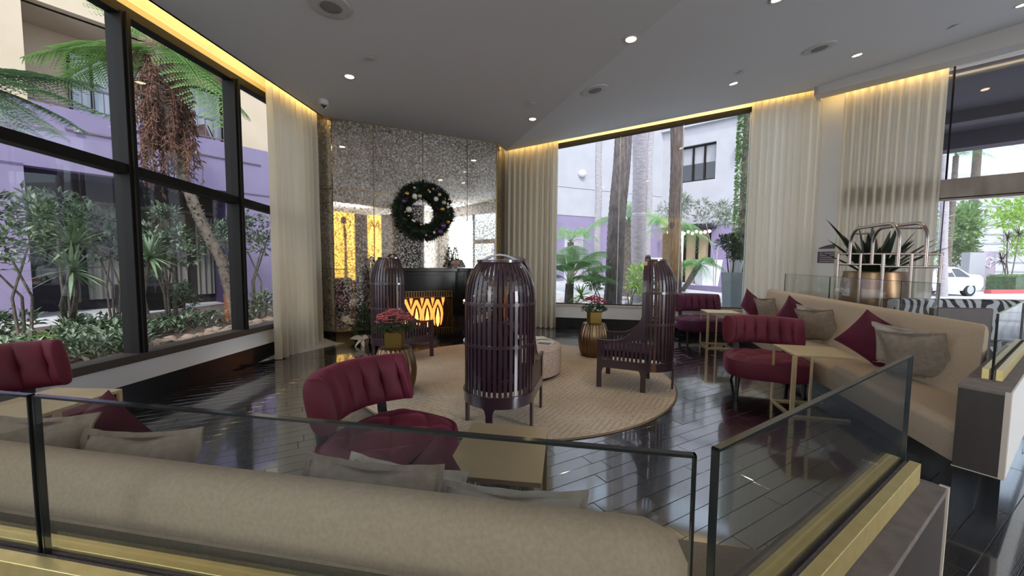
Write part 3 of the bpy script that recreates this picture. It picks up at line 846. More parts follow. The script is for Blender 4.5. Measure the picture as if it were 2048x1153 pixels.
# ------------------------------------------------------------------ birdcage chairs
mat('plum', (.042, .020, .028), .28, coat=.55, spec=.6)
mat('plum_cloth', (.045, .018, .036), .85, sheen=.5, sheen_c=(.3, .15, .25))
RC, LC, NS = .33, .55, 21
def birdcage(label, x, y, azf, sz=1.):
    t = thing('birdcage_chair', label, 'armchair', (x, y, RT), -R(azf), 'birdcage chairs around the ottoman')
    AP0, AP1, ZS, ZR = .255, .355, 1.20, 1.55*sz
    b = MB()                                          # apron
    pts = [(RC, LC), (RC, LC*.5)]+[(RC*cos(a), -RC*sin(a)) for a in [pi*k/28 for k in range(29)]]+[(-RC, LC*.5), (-RC, LC)]
    inn = [(p[0]*(RC-.022)/RC, p[1]*((RC-.022)/RC if p[1] < 0 else 1)) for p in pts]
    n = len(pts)
    vs = [(*p, AP0) for p in pts]+[(*p, AP1) for p in pts]+[(*p, AP1) for p in inn]+[(*p, AP0) for p in inn]
    fs = [(i+a*n, i+1+a*n, i+1+((a+1) % 4)*n, i+((a+1) % 4)*n) for i in range(n-1) for a in range(4)]+[(0, n, 2*n, 3*n), (n-1, 4*n-1, 3*n-1, 2*n-1)]
    b.add(vs, fs, True); b.box((-RC, LC-.022, AP0), (RC, LC, AP1)); b.build('apron', 'plum', t, sharp=30)
    def leg(px, py, nx, ny, w=.03, flare=(.03, .03), top=None):
        tx, ty = -ny, nx
        M = Matrix(((tx, nx, 0, px), (ty, ny, 0, py), (0, 0, 1, 0), (0, 0, 0, 1)))
        poly = [(-w, 0), (w, 0), (w, AP0-.06), (w+flare[1]*.35, AP0-.02), (w+flare[1], AP0+.005), (-w-flare[0], AP0+.005), (-w-flare[0]*.35, AP0-.02), (-w, AP0-.06)]
        M2 = M @ Matrix(((1, 0, 0, 0), (0, 0, 1, 0), (0, 1, 0, 0), (0, 0, 0, 1)))
        b = MB(); b.prism(poly, -.024, 0, M2)
        if top: b.prism([(-w, AP0), (w, AP0), (w, top), (-w, top)], -.022, 0.001, M2)
        return b.build('leg', 'plum', t)
    leg(RC, LC-.03, 1, 0, .03, (.03, 0), .585); leg(-RC, LC-.03, -1, 0, .03, (0, .03), .585)
    leg(RC, 0, 1, 0); leg(-RC, 0, -1, 0); leg(0, -RC, 0, -1)
    def prof(a, rr=RC-.011, n=9, top=True):
        out = [V((rr*cos(a), -rr*sin(a), AP1-.02)), V((rr*cos(a), -rr*sin(a), .8)), V((rr*cos(a), -rr*sin(a), ZS))]
        for k in range(1, n+1):
            th = R(54)*k/n
            q = rr*cos(th); z = ZS+(ZR-ZS)*sin(th)/sin(R(54))
            out.append(V((q*cos(a), -q*sin(a), z)))
        return out
    for k in range(NS):
        a = pi*(k+.5)/NS
        b = MB(); b.strap(prof(a), V((-sin(a), -cos(a), 0)), .029, .010); b.build('slat', 'plum', t)
    rr = RC*cos(R(54))
    def ring(r, z, w, th, name, a0=0, a1=pi):
        b = MB(); b.strap([(r*cos(a0+(a1-a0)*k/28), -r*sin(a0+(a1-a0)*k/28), z) for k in range(29)], (0, 0, 1), w, th); return b.build(name, 'plum', t)
    ring(RC+.004, .80*sz, .028, .014, 'hoop'); ring(RC+.004, 1.17*sz, .028, .014, 'hoop'); ring(RC+.003, AP1, .014, .016, 'hoop')
    ring(rr+.004, ZR, .022, .03, 'rim')
    b = MB(); b.strap([(rr, 0, ZR), (0, .0, ZR+.0), (-rr, 0, ZR)], (0, 0, 1), .03, .02); b.build('rim_bar', 'plum', t)
    AR = [V((RC, .012, .60)), V((RC, .012, .9)), V((RC, .012, ZS))]+[V((RC*cos(pi*k/20), .012, ZS+(ZR+.06-ZS)*sin(pi*k/20))) for k in range(1, 20)]+[V((-RC, .012, ZS)), V((-RC, .012, .9)), V((-RC, .012, .60))]
    b = MB(); b.strap(AR, (0, 1, 0), .045, .016); b.build('front_arch', 'plum', t)
    for s in (-1, 1):
        top = [(LC, .60), (LC-.10, .598), (LC-.22, .605), (LC-.31, .635), (LC-.39, .70), (LC-.45, .78), (LC-.50, .87), (LC-.53, .95)]
        bot = [(LC, .575), (LC-.10, .573), (LC-.22, .572), (LC-.31, .58), (LC-.39, .60), (LC-.45, .62), (LC-.50, .64), (LC-.53, .66)]
        vs = []
        for (yy, z), (y2, z2) in zip(top, bot):
            vs += [(s*(RC+.004), yy, z), (s*(RC-.026), yy, z), (s*(RC-.026), y2, z2), (s*(RC+.004), y2, z2)]
        m = len(top)
        fs = [(i*4+k, i*4+(k+1) % 4, i*4+(k+1) % 4+4, i*4+k+4) for i in range(m-1) for k in range(4)]+[(3, 2, 1, 0), ((m-1)*4, (m-1)*4+1, (m-1)*4+2, (m-1)*4+3)]
        b = MB(); b.add(vs, fs); b.build('arm_rail', 'plum', t)
        for k in range(10):
            yy = .035+k*(LC-.09)/9.5
            b = MB(); b.box((s*(RC-.011)-.005, yy-.014, AP1-.02), (s*(RC-.011)+.005, yy+.014, .59)); b.build('slat', 'plum', t)
    U = [(RC-.045)*cos(a) for a in [pi*k/20 for k in range(21)]]
    poly = [(RC-.045, LC-.03)]+[((RC-.045)*cos(pi*k/20), -(RC-.045)*sin(pi*k/20)) for k in range(21)]+[(-RC+.045, LC-.03)]
    b = MB(); b.prism(poly, .385, .47); b.build('seat_cushion', 'plum_cloth', t, .02, 3)
    b = MB()
    b.grid(lambda u, v: V((.25*sin(pi*u)**.7*cos(2*pi*v), -.19-.05*cos(pi*(u-.5))*0 + .075*sin(2*pi*v)*sin(pi*u)**.8, .47+.27*(1-cos(pi*u))+0)), 16, 24, closev=True)
    b.build('back_cushion', 'plum_cloth', t)
    return t
birdcage('plum birdcage chair seen from behind, nearest to the glass rail', -.115, 3.60, 14)
birdcage('plum birdcage chair seen side-on, standing right of the ottoman', 1.70, 4.80, -66, 1.02)
birdcage('plum birdcage chair left of the fire, behind pale pink flowers', -1.90, 6.08, 46, 1.03)
birdcage('plum birdcage chair almost hidden behind the one seen from behind', .03, 6.80, 200, 1.03)

# ------------------------------------------------------------------ tufted slipper chairs
mat('velvet', (.095, .006, .019), .7, c2=(.13, .010, .030), ns=5, sheen=.5, sheen_c=(.6, .12, .22))
mat('velvet_purple', (.065, .005, .030), .7, c2=(.09, .008, .040), ns=5, sheen=.42, sheen_c=(.55, .12, .38))
mat('dark_wood', (.012, .008, .007), .35, coat=.3)
def tuft(x, y, p=.17, q=.17):
    a, c = x/p+y/q, x/p-y/q
    return (abs(sin(pi*a/2))*abs(sin(pi*c/2)))**.38
def slipper(label, x, y, azf, s, vel, seat_only=False):
    t = thing('slipper_chair', label, 'chair', (x, y, 0), -R(azf), 'tufted velvet slipper chairs')
    t.scale = (s, s, s)
    W, D = .41, .36
    def se(a, k):
        c, q = cos(a), sin(a)
        e = 2/3.2
        return W*k*math.copysign(abs(c)**e, c), D*k*math.copysign(abs(q)**e, q)
    nA, nT = 96, 34
    prof = [(k/nT, None) for k in range(1, nT+1)]
    vs = [V((0, 0, .43))]; rings = 0
    for k, _ in prof:
        for j in range(nA):
            px, py = se(2*pi*j/nA, k*.94)
            fade = max(0, min(1, (1-k)*5))
            z = .375 + .03*(1-k**4) + .038*tuft(px, py)*(.35+.65*fade) - .02*max(0, k-.8)/.2
            vs.append(V((px, py, z)))
        rings += 1
    for k, z in ((.98, .38), (1.0, .35), (1.005, .31), (1.0, .26), (.985, .215), (.95, .195)):
        for j in range(nA):
            px, py = se(2*pi*j/nA, k); vs.append(V((px, py, z)))
        rings += 1
    fs = [(0, 1+j, 1+(j+1) % nA) for j in range(nA)]
    for i in range(rings-1):
        for j in range(nA):
            fs.append((1+i*nA+j, 1+(i+1)*nA+j, 1+(i+1)*nA+(j+1) % nA, 1+i*nA+(j+1) % nA))
    fs.append([1+(rings-1)*nA+j for j in range(nA)])
    b = MB(); b.add(vs, fs, True); b.build('seat', vel, t, sharp=80)
    # curved back band
    RB, PH = .47, R(53)
    nv = 40
    def sec(u, v):
        ph = -PH+2*PH*u
        e = 1-abs(2*u-1)
        cap = min(1, (e/.035)) ** .5 if e < .035 else 1
        a = 2*pi*v
        c, q = cos(a), sin(a)
        th = .068*math.copysign(abs(c)**.75, c); hh = .16*math.copysign(abs(q)**.7, q)
        th *= (.45+.55*cap); hh *= (.86+.14*cap)
        if c > 0:                                   # inner (tufted) side
            g = abs(cos(pi*(u*6)))
            row = exp(-((hh+.0)/.035)**2)
            th += .026*(g**.45)*c - .030*row*(1-g)**2*c
            hh *= 1
        rr = RB-th
        zz = .648 + hh + .015*abs(c)*0
        lean = -.05*(hh/.16)
        return V((rr*sin(ph), -rr*cos(ph)+.10+lean, zz))
    b = MB(); b.grid(sec, 97, nv, closev=True, caps=True); b.build('backrest', vel, t, sharp=80)
    for sx in (-1, 1):
        b = MB(); b.strap([(sx*.26, -.36, .56), (sx*.25, -.33, .40), (sx*.25, -.30, .24)], (1, 0, 0), .06, .03); b.build('back_post', 'dark_wood', t)
        b = MB(); b.lathe([(.014, 0), (.018, .05), (.028, .21)], 12, Matrix.Translation((sx*.30, .25, 0))); b.build('leg', 'dark_wood', t)
        b = MB(); b.tube([(sx*.29, -.33, 0), (sx*.27, -.27, .12), (sx*.26, -.24, .21)], [.014, .02, .028], 10); b.build('leg', 'dark_wood', t)
    return t
slipper('burgundy velvet slipper chair in front, tufted seat beside a gold table', -.80, 2.50, 117, 1.04, 'velvet')
slipper('burgundy velvet slipper chair in the left corner by the tall window', -3.50, 2.60, 104, 1.12, 'velvet')
slipper('burgundy velvet slipper chair right of centre, behind a gold table', 3.12, 4.66, 203, 1.09, 'velvet')
slipper('purple velvet slipper chair at the far right under the wide window', 3.86, 7.80, 186, 1.15, 'velvet_purple')

# ------------------------------------------------------------------ gold C tables
mat('champagne', (.70, .57, .34), .42, .9, c2=(.76, .63, .40), ns=4, bump=.02, bs=300)
def ctable(label, x, y, azf, w, d, h=.66):           # top w across, d deep; uprights on the -x edge
    t = thing('c_table', label, 'side table', (x, y, 0), -R(azf), 'gold C-shaped side tables')
    b = MB(); b.box((-w/2, -d/2, h-.022), (w/2, d/2, h)); b.build('top', 'champagne', t, .002)
    k = .022
    for px, py, sx in ((-w/2+k/2, d/2-k/2, 1), (-w/2+k/2, -d/2+k/2, 1.9), (-w/2+w*.28, -d/2+k/2, 1)):
        b = MB(); b.box((px-k*sx/2, py-k/2, 0.0), (px+k*sx/2, py+k/2, h-.02)); b.build('upright', 'champagne', t, .002)
    b = MB(); b.box((-w/2, -d/2, 0), (-w/2+k, d/2, k)); b.box((-w/2, -d/2, 0), (w/2-.06, -d/2+k, k)); b.box((-w/2, d/2-k, 0), (w/2-.06, d/2, k)); b.build('foot_frame', 'champagne', t, .002)
    return t
t = ctable('gold C-shaped table in front, reaching over the near beige sofa', -.045, 1.80, 8+90, .54, .42, .66)
t = ctable('gold C-shaped table before the burgundy chair, over the long sofa seat', 3.20, 4.02, 14, .58, .52, .65)
t = ctable('gold C-shaped table at left beside the window corner chair', -2.93, 2.32, 0+92, .58, .48, .66)
t = ctable('gold C-shaped table farthest away by the purple velvet chair', 3.93, 7.22, 12, .56, .50, .67)
# ------------------------------------------------------------------ sofas and cushions
mat('sofa', (.43, .335, .235), .9, c2=(.48, .385, .28), ns=90, bump=.18, bs=260, sheen=.25)
mat('beige_linen', (.25, .20, .15), .9, c2=(.31, .255, .20), ns=26, bump=.2, bs=160, sheen=.3)
mat('pale_linen', (.44, .39, .33), .9, c2=(.50, .45, .39), ns=26, bump=.2, bs=160, sheen=.3)
mat('burgundy', (.085, .005, .022), .75, c2=(.11, .008, .030), ns=7, sheen=.8, sheen_c=(.7, .15, .32))
mat('dark_burgundy', (.05, .004, .010), .8, c2=(.07, .006, .016), ns=7, sheen=.5, sheen_c=(.55, .12, .18))
def sweep(b, O, e, n, prof, E0, E1, closed=True, round0=0., round1=0.):
    cn = sum(q[0] for q in prof)/len(prof); cz = sum(q[1] for q in prof)/len(prof)
    secs = []
    def sec(t, ins):
        out = []
        for (s, z) in prof:
            d = hypot(s-cn, z-cz) or 1
            k = max(0, (d-ins)/d)
            s2, z2 = cn+(s-cn)*k, cz+(z-cz)*k
            a, c = E0(s2), E1(s2)
            out.append(O+e*(a+t if t >= 0 and t < 50 else c+(t-100 if t > 50 else 0))+n*s2+V((0, 0, z2)))
        return out
    ts = []
    if round0: ts += [(0, round0), (round0*.3, round0*.3), (round0, 0)]
    else: ts += [(0, 0)]
    if round1: ts += [(100-round1, 0), (100-round1*.3, round1*.3), (100, round1)]
    else: ts += [(100, 0)]
    m = len(prof); vs = []
    for t, ins in ts: vs += sec(t, ins)
    fs = [(i*m+k, i*m+(k+1) % m, (i+1)*m+(k+1) % m, (i+1)*m+k) for i in range(len(ts)-1) for k in range(m)]+[list(range(m))[::-1], [(len(ts)-1)*m+k for k in range(m)]]
    b.add(vs, fs, True)
    return b
def arc(c, z, r, a0, a1, n=6):
    return [(c+r*cos(R(a0+(a1-a0)*k/n)), z+r*sin(R(a0+(a1-a0)*k/n))) for k in range(n+1)]
def sofa(label, O, e, n, depth, top, E0, E1s, E1b, backs, rnd_end):
    t = thing('sofa', label, 'sofa')
    bf, bb = backs                                    # front and rear of the backrest at the seat
    f = depth
    sgn = 1
    seat = [(f-.02, .17)]+arc(f-.07, .38, .07, 0, 90)[0:]+[(f-.3, .456), (bf+.02, .445), (bf, .40), (bf, .17)]
    b = MB(); sweep(b, O, e, n, seat, E0, E1s, round0=.03, round1=.03); b.build('seat', 'sofa', t, sharp=50)
    lean = .06
    r = .075
    bt = [(bf+.05, .30), (bf+.03, .50), (bb+.155, top-.10)]+arc(bb+.078, top-r, r, 20, 160, 8)+[(bb, top-.14), (bb+.01, .30)]
    b = MB(); sweep(b, O, e, n, bt, E0, E1b, round0=.05, round1=rnd_end); b.build('backrest', 'sofa', t, sharp=50)
    b = MB(); sweep(b, O, e, n, [(f-.08, 0), (f-.08, .17), (bb+.05, .17), (bb+.05, 0)], E0, E1s); b.build('plinth', 'black_base', t)
    b = MB(); b.tube([O+e*(E0(bb)+.05+k*(E1b(bb)-E0(bb)-.12)/20)+n*(bb-.0)+V((0, 0, top-.145)) for k in range(21)], .006, 5); b.build('back_piping', 'sofa', t)
    return t
# long sofa on the right: s runs from its front edge towards its back
SO, eSo, nSo = V((3.08, 2.55, 0)), V((.267, .964, 0)), V((.964, -.267, 0))
OB = SO + nSo*.80; nB = -nSo                          # builder measures from the rear
sofa('long pale beige sofa on the right with burgundy and taupe cushions', OB, eSo, nB, .80, 1.06, lambda s: (.80-s)*1.15+.06, lambda s: 5.75, lambda s: 5.75, (.235, .0), .06)
# near sofa: seen from behind through the glass rail
G0, eG, nG = V((0, .672, 0)), V((.984, -.177, 0)), V((.177, .984, 0))
OG = G0 + nG*.125
sofa('near beige sofa seen from behind through the glass rail', OG, eG, nG, .83, .972, lambda s: -3.6, lambda s: .315+1.046*(s+.125)-.165, lambda s: .365, (.225, .0), .09)

def cushion(label, pos, azf, lean, roll, w, m, fl=False, t=.15, name='cushion', group=None):
    o = thing(name, label, 'cushion', (0, 0, 0), 0, group)
    fw = AZ(azf); rt = V((fw.y, -fw.x, 0))            # viewer-side normal fw; local x = right of it seen from front
    M = Matrix.Translation(pos) @ Matrix(((-rt.x, fw.x, 0, 0), (-rt.y, fw.y, 0, 0), (0, 0, 1, 0), (0, 0, 0, 1))) @ Matrix.Rotation(R(lean), 4, 'X') @ Matrix.Rotation(R(roll), 4, 'Y')
    o.matrix_world = M
    k = rnd.random()*90
    def fn(sgn):
        def g(u, v):
            a, c = 2*u-1, 2*v-1
            ed = (1-abs(a)**2.6)*(1-abs(c)**2.6)
            x = w/2*a*(1-.075*(1-c*c)); z = w/2*c*(1-.075*(1-a*a))
            y = sgn*t*.5*max(0, ed)**.55 + .012*noise.noise(V((a*2+k, c*2, sgn)))*ed - .02*exp(-((a*a)*8+(c-1)**2*3))*sgn
            return V((x, y, z))
        return g
    b = MB(); b.grid(fn(1), 17, 17); b.grid(fn(-1), 17, 17, flip=True); b.build('cover', m, o, sharp=85)
    if fl:
        b = MB(); q = []
        for i in range(4):
            for j in range(12):
                s = -1+2*j/12
                a, c = ((s, -1), (1, s), (-s, 1), (-1, -s))[i]
                x = w/2*a*(1-.075*(1-c*c)); z = w/2*c*(1-.075*(1-a*a))
                q.append((x, z, a, c))
        n = len(q); vs = []
        for i, (x, z, a, c) in enumerate(q):
            wv = .008*sin(i*1.9+k)
            vs += [(x*.97, 0.004, z*.97), (x*1.075, wv+.004, z*1.075), (x*1.075, wv-.004, z*1.075), (x*.97, -.004, z*.97)]
        fs = [(i*4+a, i*4+(a+1) % 4, ((i+1) % n)*4+(a+1) % 4, ((i+1) % n)*4+a) for i in range(n) for a in range(4)]
        b.add(vs, fs, True); b.build('flange', m, o)
    return o
def so(t, s, z): return SO + eSo*t + nSo*s + V((0, 0, z))
AFR = 255.5                                           # the long sofa faces this way
cushion('burgundy velvet cushion tipped on its corner at the sofa near end', so(1.80, .42, .74), AFR-22, -14, 36, .50, 'burgundy')
cushion('taupe linen cushion nearest to the dark half wall on the long sofa', so(1.22, .44, .70), AFR-10, -20, -6, .47, 'beige_linen', True)
cushion('pale linen cushion tucked behind the nearest burgundy one', so(1.58, .53, .71), AFR-4, -16, 4, .44, 'pale_linen', True)
cushion('burgundy velvet cushion tipped on its corner mid-way along the sofa', so(3.75, .42, .74), AFR-5, -14, 36, .50, 'burgundy')
cushion('taupe linen cushion in front, mid-way along the long sofa', so(3.08, .44, .70), AFR-8, -20, -6, .47, 'beige_linen', True)
cushion('pale linen cushion half hidden behind the middle burgundy one', so(3.42, .52, .71), AFR, -16, 5, .44, 'pale_linen', True)
cushion('burgundy velvet cushion tipped on its corner at the sofa far end', so(5.42, .30, .74), AFR+8, -14, 36, .50, 'burgundy')
cushion('taupe linen cushion at the far end of the long sofa', so(5.05, .45, .70), AFR, -18, -5, .44, 'beige_linen', True)
def ng(e, n, z): return G0 + eG*e + nG*n + V((0, 0, z))
AFN = 10.2
cushion('taupe linen cushion with piped edge, widest on the near sofa', ng(-.55, .40, .655), AFN+3, -18, 2, .48, 'beige_linen', True)
cushion('pale linen cushion lying behind the piped taupe one on near sofa', ng(-.50, .53, .61), AFN, -20, -3, .43, 'pale_linen', True)
cushion('pale linen cushion at the right end of the near sofa', ng(-.08, .44, .605), AFN+5, -18, 4, .46, 'pale_linen', True)
cushion('small dark burgundy cushion peaking above the near sofa middle', ng(-.43, .66, .61), AFN+2, -18, 43, .40, 'dark_burgundy')
cushion('large dark burgundy cushion on the left of the near sofa', ng(-1.90, .58, .665), AFN-35, -22, 43, .46, 'dark_burgundy')
cushion('taupe linen cushion at the left behind the glass joint', ng(-1.46, .40, .685), AFN-3, -18, 4, .47, 'beige_linen', True)
cushion('taupe linen cushion farthest left on the near sofa', ng(-1.95, .40, .70), AFN-3, -18, 4, .47, 'beige_linen', True)

# ------------------------------------------------------------------ half walls with glass rails
def half_wall(label, A, B, panes, ztop=.79, zg=1.237, chan=(0, 0), end=True, light_side=None, chan_on=True):
    t = thing('half_wall', label, 'half wall')
    A, B = V(A), V(B); e = (B-A).normalized(); n = V((e.y, -e.x, 0)); L = (B-A).length   # n: right side of A->B
    b = MB(); b.obox(A, B, -.097, .097, 0, .25, n); b.build('base', 'black_stone', t)
    b = MB(); b.obox(A, B, -.103, .103, .25, ztop-.02, n); b.build('body', 'wall_brown', t, .002)
    b = MB(); b.obox(A, B, -.106, .106, ztop-.02, ztop, n); b.build('cap', 'wall_cap', t, .002)
    if end:
        b = MB(); b.obox(B-e*.012, B+e*.004, .085, .109, .25, ztop+.002, n); b.build('edge_strip', 'edge_strip', t)
        b = MB(); b.obox(A-e*.004, A+e*.012, .085, .109, .25, ztop+.002, n); b.build('edge_strip', 'edge_strip', t)
        b = MB(); b.obox(A-e*.003, A+e*.01, -.106, .106, .25, .256, n); b.build('edge_strip', 'edge_strip', t)
    if light_side:
        b = MB(); b.obox(A+e*.014, B, .103, .112, .256, ztop, n); b.build('outer_panel', 'board', t)
    c0, c1 = A+e*chan[0], B-e*chan[1]
    zc = ztop+.072
    if chan_on:
        b = MB(); b.obox(c0, c1, -.045, -.012, ztop, zc, n); b.build('channel_rail', 'gold_rail', t, .0015)
        b = MB(); b.obox(c0, c1, .016, .045, ztop, zc, n); b.build('channel_rail', 'gold_rail', t, .0015)
        b = MB(); b.obox(c0+e*.004, c1-e*.004, .005, .0155, ztop, zc-.006, n); b.build('mastic_bead', 'mastic', t)
        b = MB(); b.obox(c0+e*.004, c1-e*.004, -.012, -.005, ztop, zc-.008, n); b.build('mastic_bead', 'mastic', t)
    for a, c in panes:
        b = MB(); b.obox(A+e*(a+.003), A+e*(c-.003), -.0055, .0055, ztop+.01, zg-.004, n); b.build('glass_pane', 'glass_rail', t)
        b = MB(); b.obox(A+e*a, A+e*c, -.0065, .0065, zg-.005, zg, n)
        b.obox(A+e*a, A+e*(a+.004), -.0065, .0065, ztop+.01, zg, n); b.obox(A+e*(c-.004), A+e*c, -.0065, .0065, ztop+.01, zg, n)
        b.build('polished_edge', 'glass_edge', t)
    return t
CR = V((.315, .615, 0)); eQ = V((.834, .552, 0))
half_wall('dark half wall in front with long glass rail and gold channel', CR-eG*4.2, CR-eG*.004, [(0, 1.45), (1.456, 2.752), (2.765, 4.19)], end=False)
half_wall('dark half wall at lower right with gold channel and angled glass', CR+eQ*.02, CR+eQ*1.36, [(.02, 1.29)], chan=(0, .05))
half_wall('dark half wall past the gap, ending in a gold channel at far right', CR+eQ*3.15, CR+eQ*5.45, [(.36, 2.28)], chan=(.34, 0), light_side=True)
GW = SO+nSo*1.0
half_wall('low wall with glass panels running behind the long sofa', GW+eSo*1.87, GW+eSo*5.9, [(0, .56), (.565, 2.2), (2.21, 3.95)], zg=1.37, chan_on=False, end=False)

# ------------------------------------------------------------------ luggage cart, planter, far seats
mat('cart_metal', (.40, .34, .31), .28, 1.)
mat('cart_deck', (.10, .02, .03), .8)
ct = thing('luggage_cart', 'metal luggage cart with arched hoops standing behind the glass rail', 'luggage cart', (5.50, 5.72, 0), -atan2(.27, .96))
b = MB(); b.box((-.33, -.60, .20), (.33, .60, .26)); b.build('deck', 'cart_deck', ct, .01)
for yy in (-.57, .57):
    z1 = 1.71 if yy < 0 else 1.74
    for xx in (-.31, 0, .31):
        b = MB(); b.tube([(xx, yy, .24), (xx, yy, z1)], .019, 10); b.build('post', 'cart_metal', ct)
    for z in (z1, z1-.17):
        b = MB(); b.tube([(-.33, yy, z), (.33, yy, z)], .017, 10); b.build('rail', 'cart_metal', ct)
for xx in (-.15, .15):
    b = MB(); b.tube([(xx, -.57, 1.54), (xx, -.57, 1.9)]+[(xx, -.57+.22*(1-cos(pi/2*k/6)), 1.9+.24*sin(pi/2*k/6)) for k in range(1, 7)]+[(xx, .35+.22*sin(pi/2*k/6), 2.14-.24*(1-cos(pi/2*k/6))) for k in range(7)]+[(xx, .57, 1.57)], .024, 10); b.build('hoop', 'cart_metal', ct)
for yy, z in ((-.5, 2.06), (.5, 2.06)):
    b = MB(); b.tube([(-.15, yy, z), (.15, yy, z)], .012, 8); b.build('cross_bar', 'cart_metal', ct)
for xx in (-.25, .25):
    for yy in (-.48, .48):
        b = MB(); b.tube([(xx-.02, yy, .085), (xx+.02, yy, .085)], .085, 16); b.box((xx-.03, yy-.02, .1), (xx+.03, yy+.02, .2)); b.build('caster', 'dark_frame', ct)
mat('urn', (.20, .12, .07), .32, 1., c2=(.30, .2, .12), ns=3)
mat('agave', (.010, .020, .012), .5, c2=(.02, .035, .02), ns=12)
ur = thing('planter', 'tall bronze urn with dark spiky plant in front of the entry curtain', 'potted plant', (6.38, 6.78, 0))
b = MB(); b.lathe([(.26, 0), (.33, .08), (.43, .5), (.47, .9), (.46, 1.2), (.425, 1.42), (.43, 1.45), (.40, 1.45), (.39, 1.38), (.02, 1.38)], 48); b.build('urn', 'urn', ur, sharp=60)
for k in range(34):
    a = k*2.4; el = R(rnd.choice((86, 80, 72, 66, 58, 46, 38)))
    L = rnd.uniform(.8, 1.2)
    if k == 0: a, el, L = pi, R(55), 1.45
    b = MB(); b.blade((cos(a)*.1, sin(a)*.1, 1.36), (cos(a)*cos(el), sin(a)*cos(el), sin(el)), L, .11, .12, 8, .35, side=(-sin(a), cos(a), 0)); b.build('spike_leaf', 'agave', ur)
zb = mat('zebra', (.02, .02, .02), .7)
N_, L_ = zb.node_tree.nodes, zb.node_tree.links
tc = N_.new('ShaderNodeTexCoord'); w_ = N_.new('ShaderNodeTexWave'); w_.inputs['Scale'].default_value = 2.6; w_.inputs['Distortion'].default_value = 9; w_.inputs['Detail'].default_value = 1.5; w_.inputs['Detail Scale'].default_value = 1.2
cr_ = N_.new('ShaderNodeValToRGB'); cr_.color_ramp.elements[0].position = .42; cr_.color_ramp.elements[1].position = .5; cr_.color_ramp.elements[0].color = (.012, .012, .015, 1); cr_.color_ramp.elements[1].color = (.42, .44, .46, 1)
L_.new(tc.outputs['Object'], w_.inputs[0]); L_.new(w_.outputs['Fac'], cr_.inputs[0]); L_.new(cr_.outputs[0], N_['Principled BSDF'].inputs['Base Color'])
zs = thing('zebra_bench', 'black and white zebra patterned bench behind the far half wall', 'bench', (5.80, 4.78, 0), R(-4))
b = MB(); b.box((-.75, -.30, .12), (.95, .30, .60)); b.build('seat', 'zebra', zs, .05, 3)
b = MB(); b.box((-.75, .22, .5), (.95, .40, 1.12)); b.build('backrest', 'zebra', zs, .05, 3)
b = MB(); b.box((-.7, -.25, 0), (.9, .3, .12)); b.build('plinth', 'black_base', zs)
mat('brown_leather', (.035, .018, .016), .45, c2=(.05, .028, .024), ns=14, bump=.2, bs=120)
bc = thing('low_chair', 'low brown leather chair back beside the zebra patterned bench', 'chair', (5.10, 4.22, 0), R(-8))
b = MB(); b.box((-.30, .12, .40), (.30, .18, 1.08)); b.build('backrest', 'brown_leather', bc, .015, 3)
b = MB(); b.box((-.30, -.38, .38), (.30, .12, .46)); b.build('seat', 'brown_leather', bc, .02, 3)
for xx in (-.27, .27):
    for yy in (-.35, .15):
        b = MB(); b.tube([(xx, yy, 0), (xx, yy, .4)], .015, 8); b.build('leg', 'dark_frame', bc)

# ------------------------------------------------------------------ curtains
def curtain(label, pts0, n, folds, ztop, amp=.05, zbot=.008, group=None, seedk=0, m='curtain', flare=0.):
    a, c = V(pts0[0]), V(pts0[1]); e = (c-a).normalized(); L = (c-a).length
    rr = random.Random(seedk)
    ph = [rr.uniform(-.5, .5) for _ in range(folds+2)]; am = [rr.uniform(.55, 1.2) for _ in range(folds+2)]
    nu, nv = folds*14+1, 14
    zt0, zt1 = ztop if isinstance(ztop, tuple) else (ztop, ztop)
    def fn(u, v):
        s = u*folds; i = int(min(folds-1, s)); f = s-i
        A = am[i]*(1-f)+am[i+1]*f; P = ph[i]*(1-f)+ph[i+1]*f
        w = sin(2*pi*s+P*(.6+.6*v))
        w = math.copysign(abs(w)**.75, w)
        d = amp*A*w*(.85+.35*(1-v)) + .016*noise.noise(V((u*6+seedk, v*2.5, 1)))
        zt_ = zt0+(zt1-zt0)*u
        z = zbot+(zt_-zbot)*v
        q = a+e*(u*L + .02*sin(2*pi*s*2)*amp*6*.3) + n*(d + flare*(1-v)**6*(1-u))
        return V((q.x, q.y, z))
    o = MB().grid(fn, nu, nv).build('curtain', m, None, sharp=180)
    return tag(o, label, 'curtain', group)
curtain('cream pleated curtain between the left window and the mirror', (on_left(5.93, .16), on_left(7.20, .16)), nL, 9, 4.45, .075, seedk=3, flare=.0)
curtain('cream pleated curtain at the left of the wide middle window', (on_mid(-.12, .16), on_mid(1.04, .16)), nM, 9, (zceil(C0)+.3, zceil(C0)+.5), .075, seedk=5)
curtain('cream pleated curtain at the right of the wide middle window', (on_mid(5.0, .14), on_mid(6.27, .14)), nM, 10, (5.05, 5.3), .075, seedk=8)
curtain('cream pleated curtain beside the dark entry glazing', (on_entry(.36, .16), on_entry(1.72, .16)), nE, 11, 5.3, .075, seedk=11)

